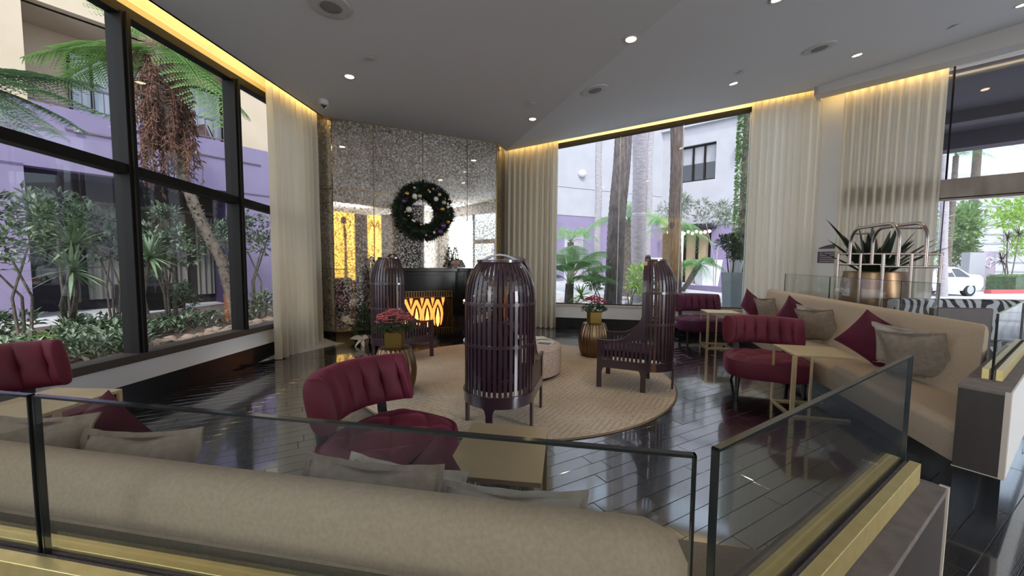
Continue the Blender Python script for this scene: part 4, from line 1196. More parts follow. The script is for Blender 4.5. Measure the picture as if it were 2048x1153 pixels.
# ------------------------------------------------------------------ sign on the entry column
mat('sign_plum', (.030, .008, .022), .4)
mat('sign_ink', (.55, .45, .42), .5)
sg = thing('wall_sign', 'small plum notice with a swooped header on the cream column', 'sign')
p0 = on_entry(.07, .004)
sg.matrix_world = face_matrix((p0.x, p0.y, 1.62), -eE*-1, (0, 0, 1))
wS = .36
MX = Matrix.Identity(4)
b = MB(); b.prism([(0, -.02), (wS, -.02), (wS, .215), (0, .215)], 0, .008); b.build('notice_board', 'sign_plum', sg)
b = MB(); b.prism([(0, .27), (wS, .275), (wS, .385), (wS*.75, .375), (wS*.4, .345), (.03, .30)], 0, .008); b.build('header_plate', 'sign_plum', sg)
b = MB()
for k in range(5): b.box((.03, .175-k*.042, .008), (wS-.04-(k % 2)*.05, .186-k*.042, .0095))
b.box((.01, .235, 0.0), (wS-.04, .246, .003))
tag(b.build('small_print', 'sign_ink', sg), kind='stuff')

# ------------------------------------------------------------------ ceiling fittings
mat('lamp_disc', (1, .85, .65), emit=(1, .74, .42), es=11)
mat('white_metal', (.55, .55, .55), .5)
mat('grille', (.22, .22, .225), .7)
mat('cam_black', (.01, .01, .012), .1, coat=1)
def ceil_thing(name, label, cat, x, y, group=None):
    p, n = on_ceiling(x, y)
    t = thing(name, label, cat, (0, 0, 0), 0, group)
    t.matrix_world = Matrix.Translation(p) @ (V((0, 0, 1)).rotation_difference(n)).to_matrix().to_4x4()
    return t, p
for (x, y, lab) in ((699, 153, 'round warm downlight nearest the left window slot'), (1262, 78, 'round warm downlight on the ceiling fold, high in the middle'), (1065, 238, 'round warm downlight closest to the mirror wall corner'), (1467, 167, 'round warm downlight above the wide window, beside a sprinkler'), (1714, 110, 'round warm downlight near the boxed soffit'), (1556, -3, 'round warm downlight cut by the top edge, centre right'), (2046, 9, 'round warm downlight in the top right corner')):
    t, p = ceil_thing('downlight', lab, 'ceiling light', x, y, 'recessed downlights')
    b = MB(); b.lathe([(.075, .0), (.078, -.006), (.062, -.008), (.058, -.002)], 28); b.build('trim_ring', 'white_metal', t)
    b = MB(); b.lathe([(.058, -.003), (.02, -.004)], 24); b.build('lamp_lens', 'lamp_disc', t)
    ld = bpy.data.lights.new('downlight_beam', 'SPOT'); ld.energy = 26; ld.color = (1, .72, .42); ld.spot_size = R(75); ld.spot_blend = .6; ld.shadow_soft_size = .05
    lo_ = bpy.data.objects.new('downlight_beam', ld); col.objects.link(lo_); lo_.location = (p.x, p.y, p.z-.03); lo_.parent = None
for (x, y, lab) in ((661, 12, 'round ceiling speaker at the top left of the ceiling'), (1190, 180, 'round ceiling speaker right of the ceiling fold'), (1639, 96, 'round ceiling speaker above the right cream curtain')):
    t, p = ceil_thing('ceiling_speaker', lab, 'speaker', x, y, 'ceiling speakers')
    b = MB(); b.lathe([(.20, 0), (.20, -.008), (.185, -.012), (.10, -.010)], 40); b.build('speaker_ring', 'white_metal', t)
    b = MB(); b.lathe([(.10, -.008), (.10, -.016), (.07, -.02), (.01, -.02)], 32); b.build('speaker_grille', 'grille', t)
for (x, y, lab) in ((742, 115, 'flat sprinkler cover near the left downlight'), (1064, 206, 'flat sprinkler cover behind the corner downlight'), (1481, 144, 'flat sprinkler cover above the window downlight'), (1908, 52, 'flat sprinkler cover near the soffit')):
    t, p = ceil_thing('sprinkler', lab, 'sprinkler', x, y, 'ceiling sprinklers')
    b = MB(); b.lathe([(.028, 0), (.028, -.012), (.02, -.014)], 20); b.build('collar', 'grille', t)
    b = MB(); b.lathe([(.05, -.012), (.052, -.018), (.04, -.02)], 24); b.build('cover_plate', 'white_metal', t)
t, p = ceil_thing('dome_camera', 'white dome security camera above the left cream curtain', 'camera', 647, 201)
b = MB(); b.lathe([(.075, 0), (.078, -.05), (.07, -.07), (.055, -.078)], 28); b.build('housing', 'white_metal', t)
b = MB(); b.ball((0, 0, -.072), (.052, .052, .05)); b.build('dome', 'cam_black', t)
# ------------------------------------------------------------------ outdoors: materials
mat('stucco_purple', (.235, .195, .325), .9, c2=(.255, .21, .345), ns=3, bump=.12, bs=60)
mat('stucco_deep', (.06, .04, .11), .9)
mat('stucco_beige', (.58, .47, .34), .9, c2=(.62, .50, .38), ns=2, bump=.1, bs=60)
mat('stucco_white', (.40, .405, .45), .9, c2=(.43, .435, .475), ns=1.5)
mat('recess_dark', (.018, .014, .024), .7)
mat('window_dark', (.02, .022, .03), .08, spec=.8)
mat('window_day', (.40, .44, .52), .15, c2=(.62, .66, .74), ns=2, stretch=(6, 6, .5))
mat('drape', (.26, .24, .23), .9)
mat('concrete', (.44, .42, .39), .9, c2=(.50, .48, .45), ns=3)
mat('ledge', (.20, .17, .17), .9)
mat('curb_tan', (.56, .48, .35), .9, c2=(.62, .54, .41), ns=5)
mat('soil', (.06, .045, .035), .95, c2=(.10, .075, .06), ns=9, bump=.5, bs=30)
mat('bark', (.085, .068, .056), .9, c2=(.17, .145, .125), ns=14, bump=.8, bs=30)
mat('palm_bark', (.10, .085, .085), .95, c2=(.20, .175, .175), ns=5, stretch=(3, 3, .8), bump=1., bs=9, bstretch=(2, 2, 8))
mat('palm_bark_pale', (.30, .28, .31), .95, c2=(.44, .41, .45), ns=6, stretch=(1, 1, 5), bump=.6, bs=9, bstretch=(1, 1, 8))
mat('palm_bark_dark', (.085, .065, .06), .95, c2=(.17, .135, .125), ns=7, stretch=(3, 3, .5), bump=1., bs=8, bstretch=(3, 3, .7))
mat('fern_green', (.10, .22, .05), .6, c2=(.20, .36, .10), ns=3, transl=.3)
mat('fern_dark', (.05, .10, .04), .6, c2=(.10, .19, .08), ns=3, transl=.2)
mat('fern_bright', (.17, .36, .11), .6, c2=(.28, .50, .20), ns=3, transl=.35)
mat('dead_frond', (.10, .045, .03), .9, c2=(.20, .10, .07), ns=6)
mat('shrub', (.045, .085, .045), .5, c2=(.22, .30, .20), ns=7, ramp=(.4, .6))
mat('shrub_grey', (.22, .27, .21), .7, c2=(.34, .38, .31), ns=6)
mat('shrub_dark', (.03, .06, .03), .5, c2=(.07, .12, .05), ns=7)
mat('draco', (.12, .20, .11), .5, c2=(.26, .36, .22), ns=5)
mat('lime_leaf', (.25, .42, .06), .5, c2=(.36, .55, .12), ns=4, transl=.2)
mat('tree_leaf', (.09, .19, .06), .6, c2=(.24, .38, .14), ns=1.5, transl=.25)
mat('stone', (.36, .26, .20), .8, c2=(.50, .40, .33), ns=3)
mat('rock', (.40, .36, .36), .85, c2=(.52, .48, .47), ns=3)
mat('asphalt', (.46, .46, .47), .9, c2=(.54, .54, .55), ns=1)
mat('paving', (.62, .61, .62), .9, c2=(.68, .67, .68), ns=1)
mat('curb_red', (.50, .10, .11), .8)
mat('white_pot', (.70, .72, .74), .6)
mat('grey_pot', (.22, .26, .27), .55)
mat('canopy', (.075, .065, .085), .8)
mat('ac_black', (.014, .013, .016), .5)
mat('car_white', (.72, .74, .77), .25, coat=.8)
mat('tyre', (.012, .012, .013), .7)
mat('alloy', (.55, .56, .58), .3, .8)
mat('lamp_red', (.35, .02, .02), .2)
mat('bamboo', (.33, .24, .15), .8, c2=(.42, .32, .21), ns=30, stretch=(6, 6, .4))
mat('sign_grey', (.35, .36, .40), .7)
mat('sign_mauve', (.40, .33, .44), .7)
mat('sling', (.20, .13, .11), .8)
mat('pipe', (.12, .10, .14), .5)

# ------------------------------------------------------------------ ground
def gz(x, y):
    if x < -3.6: return .30
    k = max(0, min(1, (15-x)/5))
    return -.02+.03*max(0, y-10)*k
b = MB()
xs = [-30, -14, -8, -4.0, -3.95, -2, 0, 2, 4, 6, 8, 10, 12, 14, 16, 20, 30, 60, 90]; ys = [-12, 0, 4, 8, 9, 9.7, 11, 13, 16, 20, 25, 30, 45, 90]
def outside(x, y):
    p = V((x, y, 0))
    return (p-Q0).dot(nM) < -.1 or (p-K).dot(nE) < -.1 or (p-W0).dot(nL) < -.05
b.add([(x, y, gz(x, y) if outside(x, y) else -.21) for x in xs for y in ys], [(i*len(ys)+j, (i+1)*len(ys)+j, (i+1)*len(ys)+j+1, i*len(ys)+j+1) for i in range(len(xs)-1) for j in range(len(ys)-1)])
struct(b.build('ground', 'asphalt'))
b = MB(); b.obox(on_left(-3, -.2), on_left(11, -.2), -4.6, 0, .20, .315, nL); struct(b.build('ground_bed', 'soil'))
b = MB(); b.obox(on_left(-3), on_left(11), -.62, -.20, .25, .43, nL); struct(b.build('kerb', 'curb_tan'))

# ------------------------------------------------------------------ plant builders
def frond(root, name, m, base, d, L, droop, pairs, pl, pw, comb=0, lift=0., r=.012, start=.12):
    base, d = V(base), V(d).normalized()
    b = MB(); pts = [base+d*(L*t)+V((0, 0, -droop*L*t*t+lift*L*t*(1-t))) for t in [k/12 for k in range(13)]]
    b.tube(pts, [r*(1-.8*k/12) for k in range(13)], 5)
    for k in range(pairs):
        t = start+(1-start)*(k+.5)/pairs
        i = min(11, int(t*12)); f = t*12-i
        p = pts[i]*(1-f)+pts[i+1]*f
        tg = (pts[i+1]-pts[i]).normalized()
        sd = tg.cross(V((0, 0, 1)))
        if sd.length < .05: sd = V((1, 0, 0))
        sd.normalize()
        ln = pl*(sin(pi*min(1, .15+.8*(t-start*.8)/(1-start*.8)))**.8)
        for s in (-1, 1):
            dd = (sd*s+tg*.55+V((0, 0, rnd.uniform(-.25, .0)))).normalized()
            if comb:
                q0 = p
                for c in range(comb):
                    u = (c+.5)/comb; q = p+dd*(ln*u)+V((0, 0, -.18*ln*u*u))
                    for s2 in (-1, 1):
                        d3 = (tg*s2+dd*.5).normalized()
                        b.leaf(q, d3, ln*.26*(1-u*.75), pw, (0, 0, 1))
            else:
                b.blade(p, dd, ln, pw, .35, 3, .3)
    o = b.build(name, m, root); return o
def bush(label, c, r, n, ls, lw, m, ground, stems=3, name='shrub', group=None, blobs=7, stem_m='bark'):
    t = thing(name, label, 'shrub' if name == 'shrub' else 'tree', (c[0], c[1], ground), 0, group)
    c0 = V((0, 0, c[2]-ground))
    r = r if isinstance(r, tuple) else (r, r, r)
    bl = []
    for k in range(blobs):
        a, q = rnd.random()*2*pi, rnd.uniform(.25, .75)
        bl.append((c0+V((cos(a)*q*r[0], sin(a)*q*r[1], rnd.uniform(-.6, .65)*r[2])), rnd.uniform(.32, .55)))
    b = MB()
    for k in range(n):
        bc, br_ = bl[k % blobs]
        a, z = rnd.random()*2*pi, rnd.uniform(-1, 1); s = sqrt(1-z*z); q = rnd.random()**.4*br_
        d = V((cos(a)*s, sin(a)*s, z))
        b.leaf(bc+V((d.x*r[0], d.y*r[1], d.z*r[2]))*q, (d+V((rnd.uniform(-.7, .7), rnd.uniform(-.7, .7), rnd.uniform(-.2, .8)))), ls*rnd.uniform(.7, 1.2), lw, (rnd.uniform(-.4, .4), rnd.uniform(-.4, .4), 1))
    tag(b.build('leaves', m, t), kind='stuff')
    if stems:
        b = MB()
        for k in range(stems):
            a = 2*pi*k/stems+.4
            e = bl[k % blobs][0]
            b.tube([(cos(a)*.05, sin(a)*.05, 0), V((cos(a)*.1, sin(a)*.1, (c0.z)*.45)), e], [.022, .017, .008], 6)
        b.build('stems', stem_m, t)
    return t
def at(x, y, Y): return PD(x, y, Y)

# ------------------------------------------------------------------ left: purple and beige hotel wing
B0, eB, nBd = V((-8.9, 9.5, 0)), AZ(36), NR(36)
def bu(x, y, off=0):
    p = PW(x, y, B0+nBd*off, 36); return (p-B0).dot(eB), p.z
hb = thing('hotel_wing', 'purple and beige hotel wing with balcony, seen through the left window wall', 'building')
def wallbox(name, m, u0, u1, z0, z1, d0=-.3, d1=0., bev=0):
    b = MB(); b.obox(B0+eB*u0, B0+eB*u1, d0, d1, z0, z1, nBd); return b.build(name, m, hb, bev)
uL, zS = bu(47, 337); uR = bu(457, 372)[0]; zP = bu(267, 246)[1]; uP = bu(48, 100)[0]; uQ = bu(482, 270)[0]
zS = .5*(bu(60, 336)[1]+bu(440, 378)[1]); zF = bu(215, 50)[1]
wallbox('lower_wall', 'stucco_purple', -7, uL, .2, zS)
wallbox('lower_wall', 'stucco_purple', uR, 6, .2, zS)
wallbox('parapet', 'stucco_purple', -7, 6, zS, zP, -.3, .02)
wallbox('upper_wall', 'stucco_beige', -7, uP, zP, zF)
wallbox('upper_wall', 'stucco_beige', uQ, 6, zP, zF)
wallbox('fascia', 'stucco_beige', -7, 6, zF, zF+2.6)
wallbox('balcony_back', 'stucco_beige', -7, 6, zP-.4, zF+.2, -1.6, -1.4)
wallbox('balcony_side', 'stucco_beige', uP-.1, uP, zP-.3, zF, -1.5, -.2)
wallbox('balcony_side', 'stucco_beige', uQ, uQ+.1, zP-.3, zF, -1.5, -.2)
wallbox('balcony_ceiling', 'stucco_beige', uP-.1, uQ+.1, zF, zF+.1, -1.5, -.2)
wallbox('balcony_floor', 'concrete', -7, 6, zP-.6, zP-.5, -1.5, -.2)
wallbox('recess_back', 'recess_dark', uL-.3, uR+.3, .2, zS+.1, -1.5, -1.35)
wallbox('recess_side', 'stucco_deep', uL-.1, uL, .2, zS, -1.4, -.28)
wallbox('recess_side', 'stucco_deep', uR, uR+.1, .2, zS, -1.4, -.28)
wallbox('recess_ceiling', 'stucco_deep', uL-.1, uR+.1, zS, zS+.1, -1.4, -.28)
wallbox('patio_ledge', 'ledge', uL+1.0, uR+.6, .1, bu(250, 633)[1], -1.4, .25)
for (x0, x1) in ((141, 226), (262, 440)):            # balcony doors
    a, c = bu(x0, 200, -1.38)[0], bu(x1, 200, -1.38)[0]
    wallbox('balcony_door', 'window_day', a, c, zP-.4, bu(228, 128, -1.38)[1], -1.40, -1.36)
    for q in (a, (a+c)/2, c): wallbox('door_frame', 'dark_frame', q-.03, q+.03, zP-.4, bu(228, 128, -1.38)[1], -1.37, -1.33)
    wallbox('door_frame', 'dark_frame', a, c, bu(228, 128, -1.38)[1]-.04, bu(228, 128, -1.38)[1]+.05, -1.37, -1.33)
zR = bu(228, 186)[1]
b = MB(); b.obox(B0+eB*uP, B0+eB*uQ, -.18, -.13, zR-.03, zR+.02, nBd); b.build('rail_top', 'pipe', hb)
b = MB(); b.obox(B0+eB*uP, B0+eB*uQ, -.17, -.14, zP+.08, zP+.11, nBd); b.build('rail_bottom', 'pipe', hb)
for k in range(22):
    u = uP+(uQ-uP)*(k+.5)/22
    b = MB(); b.obox(B0+eB*(u-.009), B0+eB*(u+.009), -.165, -.145, zP+.09, zR, nBd); b.build('baluster', 'pipe', hb)
for (x0, x1, m, zt0) in ((172, 236, 'drape', 405), (320, 372, 'drape', 428), (392, 426, 'drape', 436)):     # drapes behind the patio doors
    a, c = bu(x0, 500, -1.3)[0], bu(x1, 500, -1.3)[0]; z1 = bu((x0+x1)/2, zt0, -1.3)[1]
    b = MB(); b.grid(lambda u, v: tuple((B0+eB*(a+(c-a)*u)+nBd*(-1.28+.035*sin(u*2*pi*max(3, (c-a)/.17)))+V((0, 0, .55+(z1-.55)*v)))), 61, 2); b.build('drape', m, hb)
a, c = bu(152, 500, -1.2)[0], bu(440, 500, -1.2)[0]; zd = bu(300, 421, -1.2)[1]
for q in (a, a+.38*(c-a), a+.62*(c-a), c): wallbox('door_frame', 'sill_metal', q-.035, q+.035, .5, zd, -1.24, -1.18)
wallbox('door_frame', 'sill_metal', a, c, zd, zd+.08, -1.24, -1.18)
for q0, q1 in ((a, a+.38*(c-a)), (a+.38*(c-a), a+.62*(c-a)), (a+.62*(c-a), c)): wallbox('patio_door_pane', 'glass_clear', q0+.03, q1-.03, .55, zd, -1.215, -1.205)
z_ = bu(300, 290)[1]
b = MB(); b.obox(B0+eB*bu(130, 270)[0], B0+eB*bu(520, 312)[0], .02, .05, z_-.015, z_+.015, nBd); b.build('conduit', 'pipe', hb)
for x in (157, 384): b = MB(); u = bu(x, 290)[0]; b.obox(B0+eB*(u-.06), B0+eB*(u+.06), .02, .09, z_-.03, z_+.05, nBd); b.build('conduit_box', 'sign_grey', hb)
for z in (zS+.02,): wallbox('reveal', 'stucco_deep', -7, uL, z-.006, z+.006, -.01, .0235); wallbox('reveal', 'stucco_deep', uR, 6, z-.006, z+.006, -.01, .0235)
ac = thing('air_conditioner', 'black louvred air conditioner on the patio ledge behind the shrubs', 'air conditioner')
a, z0 = bu(240, 633, .1); c, z1 = bu(370, 567, .1)
z0 = bu(250, 633)[1]
b = MB(); b.obox(B0+eB*a, B0+eB*c, -.35, .05, z0, z1, nBd); b.build('casing', 'ac_black', ac)
for k in range(16):
    z = z0+.06+(z1-z0-.12)*k/15
    b = MB(); b.obox(B0+eB*(a+.05), B0+eB*(c-.05), .05, .075, z-.008, z+.008, nBd); b.build('louvre', 'dark_frame', ac)
bch = thing('balcony_chair', 'brown sling chair standing on the beige balcony', 'chair')
p = B0+eB*(bu(440, 258)[0])-nBd*.75+V((0, 0, zP-.5)); bch.location = p
b = MB(); b.strap([(-.1, -.4, .95), (-.05, -.1, .42), (.1, .35, .45)], (1, .2, 0), .5, .02); b.build('sling_seat', 'sling', bch)
for s in (-.25, .25):
    b = MB(); b.tube([(s, -.42, .95), (s, -.05, .42), (s, .38, .0)], .015, 6); b.tube([(s, .36, .45), (s, -.3, 0)], .015, 6); b.build('leg', 'dark_frame', bch)

# tree fern leaning behind the left window
tf = thing('tree_fern', 'leaning tree fern with brown dead skirt and green fronds outside left window', 'tree')
YT = 7.35
path = [at(x, y, YT) for x, y in ((476, 655), (464, 600), (442, 520), (415, 470), (392, 420), (372, 368), (356, 320), (344, 285), (334, 220), (326, 150), (321, 98))]
b = MB(); b.tube(path, [.10, .095, .092, .09, .09, .088, .09, .10, .11, .11, .09], 12); b.build('trunk', 'bark', tf, sharp=80)
b = MB()
for k in range(420):                                  # leaf scars and stubs
    i = rnd.randrange(len(path)-1); f = rnd.random(); p = path[i]*(1-f)+path[i+1]*f
    a = rnd.random()*2*pi; d = V((cos(a), sin(a), 0))
    b.leaf(p+d*.085, d+V((0, 0, .8)), .05, .035)
tag(b.build('leaf_scars', 'bark', tf), kind='stuff')
top = path[-1]
b = MB()
for k in range(190):
    i = rnd.uniform(6.9, 9.9); j = int(i); f = i-j; p = path[j]*(1-f)+path[min(j+1, 10)]*f
    a = rnd.random()*2*pi; d = V((cos(a), sin(a), 0)); L = rnd.uniform(.6, 1.15)
    q = p; w = rnd.uniform(.2, .47)
    pts = [p, p+d*w*.8+V((0, 0, -.10*L)), p+d*w+V((0, 0, -.5*L)), p+d*w*.95+V((0, 0, -.95*L))]
    pts = [V(z) for z in pts]
    b.tube(pts, [.008, .007, .005, .003], 4)
    for m in range(22):
        u = rnd.random()*2.8+.1; ii = int(u); f2 = u-ii
        c = pts[ii]*(1-f2)+pts[ii+1]*f2
        b.leaf(c, V((rnd.uniform(-1, 1), rnd.uniform(-1, 1), rnd.uniform(-1.6, -.2))), .12, .03)
tag(b.build('dead_skirt', 'dead_frond', tf), kind='stuff')
b = MB()
for k in range(40):
    a = rnd.random()*2*pi; d = V((cos(a), sin(a), rnd.uniform(.0, .9)))
    b.tube([top-V((0, 0, .1)), top+d*.18, top+d*.3+V((0, 0, -.06))], [.014, .010, .004], 5)
tag(b.build('leaf_bases', 'bamboo', tf), kind='stuff')
for (x, y, dY, m, dr) in ((85, 118, -1.0, 'fern_green', .30), (150, 165, -.2, 'fern_green', .35), (200, 5, .6, 'fern_green', .15), (456, 215, .4, 'fern_green', .45), (430, 150, 1.0, 'fern_green', .3), (400, 250, -.8, 'fern_green', .6), (265, 190, 1.2, 'fern_green', .5), (470, 120, -.3, 'fern_green', .25), (260, 60, 1.6, 'fern_green', .2)):
    tip = at(x, y, YT+dY); d = tip-top; L = d.length
    d = d+V((0, 0, dr*L))
    frond(tf, 'frond', m, top, d, L*1.03, dr, 28, .56, .030, comb=10)
tf2 = thing('fern_fronds', 'dark green fern fronds reaching in at the left edge of the window', 'fern')
hub = at(-230, 150, 5.4)
for (x, y, dY, dr) in ((215, 240, -.3, .28), (200, 170, .5, .16), (120, 150, 1.2, .2), (90, 275, -.6, .35), (150, 262, .2, .4), (40, 300, -.9, .4)):
    tip = at(x, y, 5.4+dY); d = tip-hub; L = d.length
    frond(tf2, 'frond', 'fern_dark', hub, d+V((0, 0, dr*L)), L*1.02, dr, 44, .44, .030, comb=9)
b = MB(); b.tube([hub, V((hub.x, hub.y, .3))], .1, 10); b.build('trunk', 'bark', tf2)

GL = .31
for (x, y, Y, rpx, n, lab) in ((35, 470, 5.3, 105, 900, 'variegated shrub at the left edge of the window, below the fern fronds'), (128, 430, 6.6, 52, 320, 'tall variegated shrub sprig rising behind the spiky dracaena'), (220, 470, 6.9, 68, 520, 'variegated shrub just left of the thick window mullion'), (335, 500, 7.0, 72, 700, 'variegated shrub in front of the patio drapes, left of the fern trunk'), (330, 430, 7.6, 26, 160, 'small variegated sprig above the patio shrub'), (452, 478, 8.2, 42, 380, 'variegated shrub just right of the leaning fern trunk'), (508, 470, 8.0, 58, 560, 'variegated shrub in the narrow pane beside the left curtain'), (520, 620, 7.9, 40, 260, 'low green shrub in the narrow pane beside the left curtain'), (355, 590, 7.6, 34, 260, 'low shrub growing in front of the black air conditioner'), (10, 650, 5.4, 50, 260, 'low shrub at the far left behind the corner chair')):
    p = at(x, y, Y); r = rpx/F*Y
    bush(lab, p, (r*1.05, r*.8, r*.9), n, .12, .055, 'shrub', GL, 3)
def dracaena(lab, heads, base, m='draco', L=.55):
    t = thing('dracaena', lab, 'plant')
    for h in heads:
        b = MB(); mid = (V(base)+V(h))/2+V((rnd.uniform(-.15, .15), 0, 0)); b.tube([base, mid, h], [.035, .03, .025], 8); b.build('stem', 'bark', t)
        for k in range(46):
            a = k*2.4; el = R(rnd.uniform(-35, 80)); b = MB() if k == 0 else b
            if k == 0: pass
            b.blade(h, (cos(a)*cos(el), sin(a)*cos(el), sin(el)), L*rnd.uniform(.8, 1.1), .045, .15, 4, .3)
        b.build('leaf_rosette', m, t)
    return t
dracaena('spiky dracaena with two rosettes on pale stems in the left bed', [at(145, 490, 5.6), at(143, 543, 5.5)], PF(140, 672, GL))
dracaena('spiky dracaena rosette behind the thick window mullion', [at(300, 515, 6.4)], V((at(300, 600, 6.4).x, 6.4, GL)))
bl = thing('broadleaf_plant', 'lime green strappy broadleaf plant low in the left bed', 'plant')
p = at(95, 668, 5.6)
for k in range(15):
    a = k*2.4; b = MB(); b.blade((p.x, p.y, GL), (cos(a), sin(a), 1.1), rnd.uniform(.5, .75), .13, .75, 7, .3); b.build('leaf', 'lime_leaf', bl)
b = MB()
for k in range(1700):
    x, y = rnd.uniform(120, 300), rnd.uniform(660, 730); q = PF(x, y, GL)
    if q.y > 7.2 or (q-W0).dot(nL) > -.75: continue
    b.leaf(q+V((0, 0, rnd.uniform(.02, .28))), (rnd.uniform(-1, 1), rnd.uniform(-1, 1), rnd.uniform(.1, .9)), .13, .05, (0, 0, 1))
for k in range(900):
    q = on_left(rnd.uniform(4.0, 7.5), rnd.uniform(-2.6, -1.7)); b.leaf(q+V((0, 0, GL+rnd.uniform(0, .25))), (rnd.uniform(-1, 1), rnd.uniform(-1, 1), rnd.uniform(.1, .9)), .12, .05, (0, 0, 1))
gc = b.build('ground_cover', 'shrub'); tag(gc, 'leafy ground cover along the tan kerb outside', 'ground cover', None, 'stuff')
pms = []
for k in range(5):
    b = MB(); b.ball((0, 0, .03), (.085, .065, .05), 7, 9, .35); pms.append(b.mesh('pebble', 'stone'))
for k in range(95):
    y = rnd.uniform(4.3, 8.0); q = on_left(y, rnd.uniform(-1.45, -.72))
    o = bpy.data.objects.new('pebble', pms[k % 5]); col.objects.link(o)
    o.location = (q.x, q.y, GL); o.rotation_euler = (0, 0, rnd.random()*6); s = rnd.uniform(.7, 1.35); o.scale = (s, s, s)
    tag(o, 'rounded river pebble lying beside the tan kerb outside', 'pebble', 'river pebbles along the kerb')

# ------------------------------------------------------------------ middle: courtyard
cn = V((10.95, 28.0, 0)); e1, e2 = AZ(66+180), AZ(132.4)
wb = thing('white_building', 'white building with purple ground floor across the courtyard', 'building')
n1 = V((.407, -.914, 0)); n2 = V((-.674, -.738, 0))
def wbx(name, m, o, e, n, u0, u1, z0, z1, d0=-.4, d1=0.):
    b = MB(); b.obox(o+e*u0, o+e*u1, d0, d1, z0, z1, n); return b.build(name, m, wb)
def f1(x, y):
    p = PP(x, y, cn, n1); return (p-cn).dot(e1), p.z
def f2(x, y):
    p = PP(x, y, cn, n2); return (p-cn).dot(e2), p.z
zp1 = f1(1150, 432)[1]
wbx('ground_floor', 'stucco_purple', cn, e1, n1, -.5, 14, -.1, zp1)
wbx('upper_floor', 'stucco_white', cn, e1, n1, -.5, 14, zp1, 13.5, -.4, .03)
zj = f1(1170, 379)[1]
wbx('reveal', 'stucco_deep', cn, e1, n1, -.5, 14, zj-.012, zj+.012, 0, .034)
zp2 = f2(1440, 450)[1]
a, zt_ = f2(1364, 297); c, zb_ = f2(1433, 360); zt_ = .5*(zt_+f2(1433, 286)[1]); zb_ = .5*(zb_+f2(1364, 368)[1])
wbx('ground_floor', 'stucco_purple', cn, e2, n2, f2(1424, 500)[0], 12, 0, zp2, -.4, .3)
wbx('upper_floor', 'stucco_white', cn, e2, n2, -.3, a, zp2, 15, -.4, .35)
wbx('upper_floor', 'stucco_white', cn, e2, n2, c, 12, zp2, 15, -.4, .35)
wbx('upper_floor', 'stucco_white', cn, e2, n2, a, c, zp2, zb_, -.4, .35)
wbx('upper_floor', 'stucco_white', cn, e2, n2, a, c, zt_, 15, -.4, .35)
wbx('parapet_band', 'stucco_white', cn, e2, n2, -.3, 12, f2(1420, 250)[1], 15.1, -.2, .6)
wbx('window_glass', 'window_dark', cn, e2, n2, a, c, zb_, zt_, -.05, .05)
for q in (a, a+.36*(c-a), a+.68*(c-a), c): wbx('window_mullion', 'dark_frame', cn, e2, n2, q-.06, q+.06, zb_, zt_, .04, .14)
wbx('window_frame', 'dark_frame', cn, e2, n2, a, c, zt_-.1, zt_, .04, .16); wbx('window_frame', 'dark_frame', cn, e2, n2, a, c, zb_, zb_+.1, .04, .16)
wbx('window_blind', 'sign_grey', cn, e2, n2, a+.1, c-.1, zt_-1.2, zt_-.1, .05, .055)
u0, _ = f2(1372, 470); u1, _ = f2(1422, 470)
wbx('bamboo_screen', 'bamboo', cn, e2, n2, u0, u1, 0, zp2-.2, -.3, .1)
for k in range(3): wbx('screen_post', 'dark_frame', cn, e2, n2, u0+(u1-u0)*k/2-.08, u0+(u1-u0)*k/2+.08, 0, zp2-.2, .1, .2)
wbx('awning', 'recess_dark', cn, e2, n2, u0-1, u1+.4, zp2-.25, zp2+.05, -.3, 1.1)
mat('bulb', (.9, .9, .85), emit=(1, .95, .85), es=1.2)
b = MB()
for k in range(11): b.ball(cn+e2*(u0-.8+(u1-u0+1)*k/10)+n2*1.1+V((0, 0, zp2-.45-.12*sin(k*1.3)**2)), .11, 6, 8)
tag(b.build('string_bulbs', 'bulb', wb), kind='stuff')
u, z = f1(1148, 500)
wbx('doorway', 'stucco_white', cn, e1, n1, f1(1165, 500)[0], f1(1128, 500)[0], 0, f1(1148, 468)[1], 0, .06)
wbx('door', 'sign_mauve', cn, e1, n1, f1(1162, 500)[0], f1(1134, 500)[0], 0, f1(1148, 473)[1], .02, .09)
p = PP(1165, 347, cn+n1*.15, n1); b = MB(); b.ball(p, (.26, .2, .24)); b.build('wall_dome_lamp', 'white_pot', wb)
p = PP(1477, 303, cn+n2*.5, n2); b = MB(); b.tube([p+V((0, 0, -.45)), p+V((0, 0, -.12))], [.12, .16], 8); b.tube([p+V((0, 0, .12)), p+V((0, 0, .45))], [.16, .12], 8); b.tube([p+V((0, 0, -.2)), p+V((0, 0, .2))], .05, 6); b.build('wall_sconce', 'recess_dark', wb)

def palm(lab, x0, y0, x1, y1, Y, wpx, m, grow=0.):
    t = thing('palm_trunk', lab, 'palm tree')
    p0, p1 = at(x0, y0, Y), at(x1, y1, Y)
    d = (p1-p0)/(p1.z-p0.z); g = gz(p0.x, p0.y)-.05
    b = MB(); r = wpx/F*Y/2
    n = 90; zt1 = p1.z+2.5
    pts, rs = [], []
    for k in range(n+1):
        z = g+(zt1-g)*k/n
        q = p0+d*(z-p0.z); pts.append(V((q.x+.02*sin(z*1.7), q.y, z)))
        rs.append(r*(1.06-.10*k/n+.16*exp(-k/4))*(1+(.03 if k % 2 else -.02)+.012*sin(k*3.3)))
    b.tube(pts, rs, 20); b.build('trunk', m, t, sharp=80)
    return t
palm('thick grey palm trunk nearest the glass joint in the courtyard', 1224, 605, 1246, 272, 11.3, 33, 'palm_bark')
palm('pale palm trunk just right of the thick grey one', 1277, 520, 1281, 190, 14.0, 27, 'palm_bark_pale')
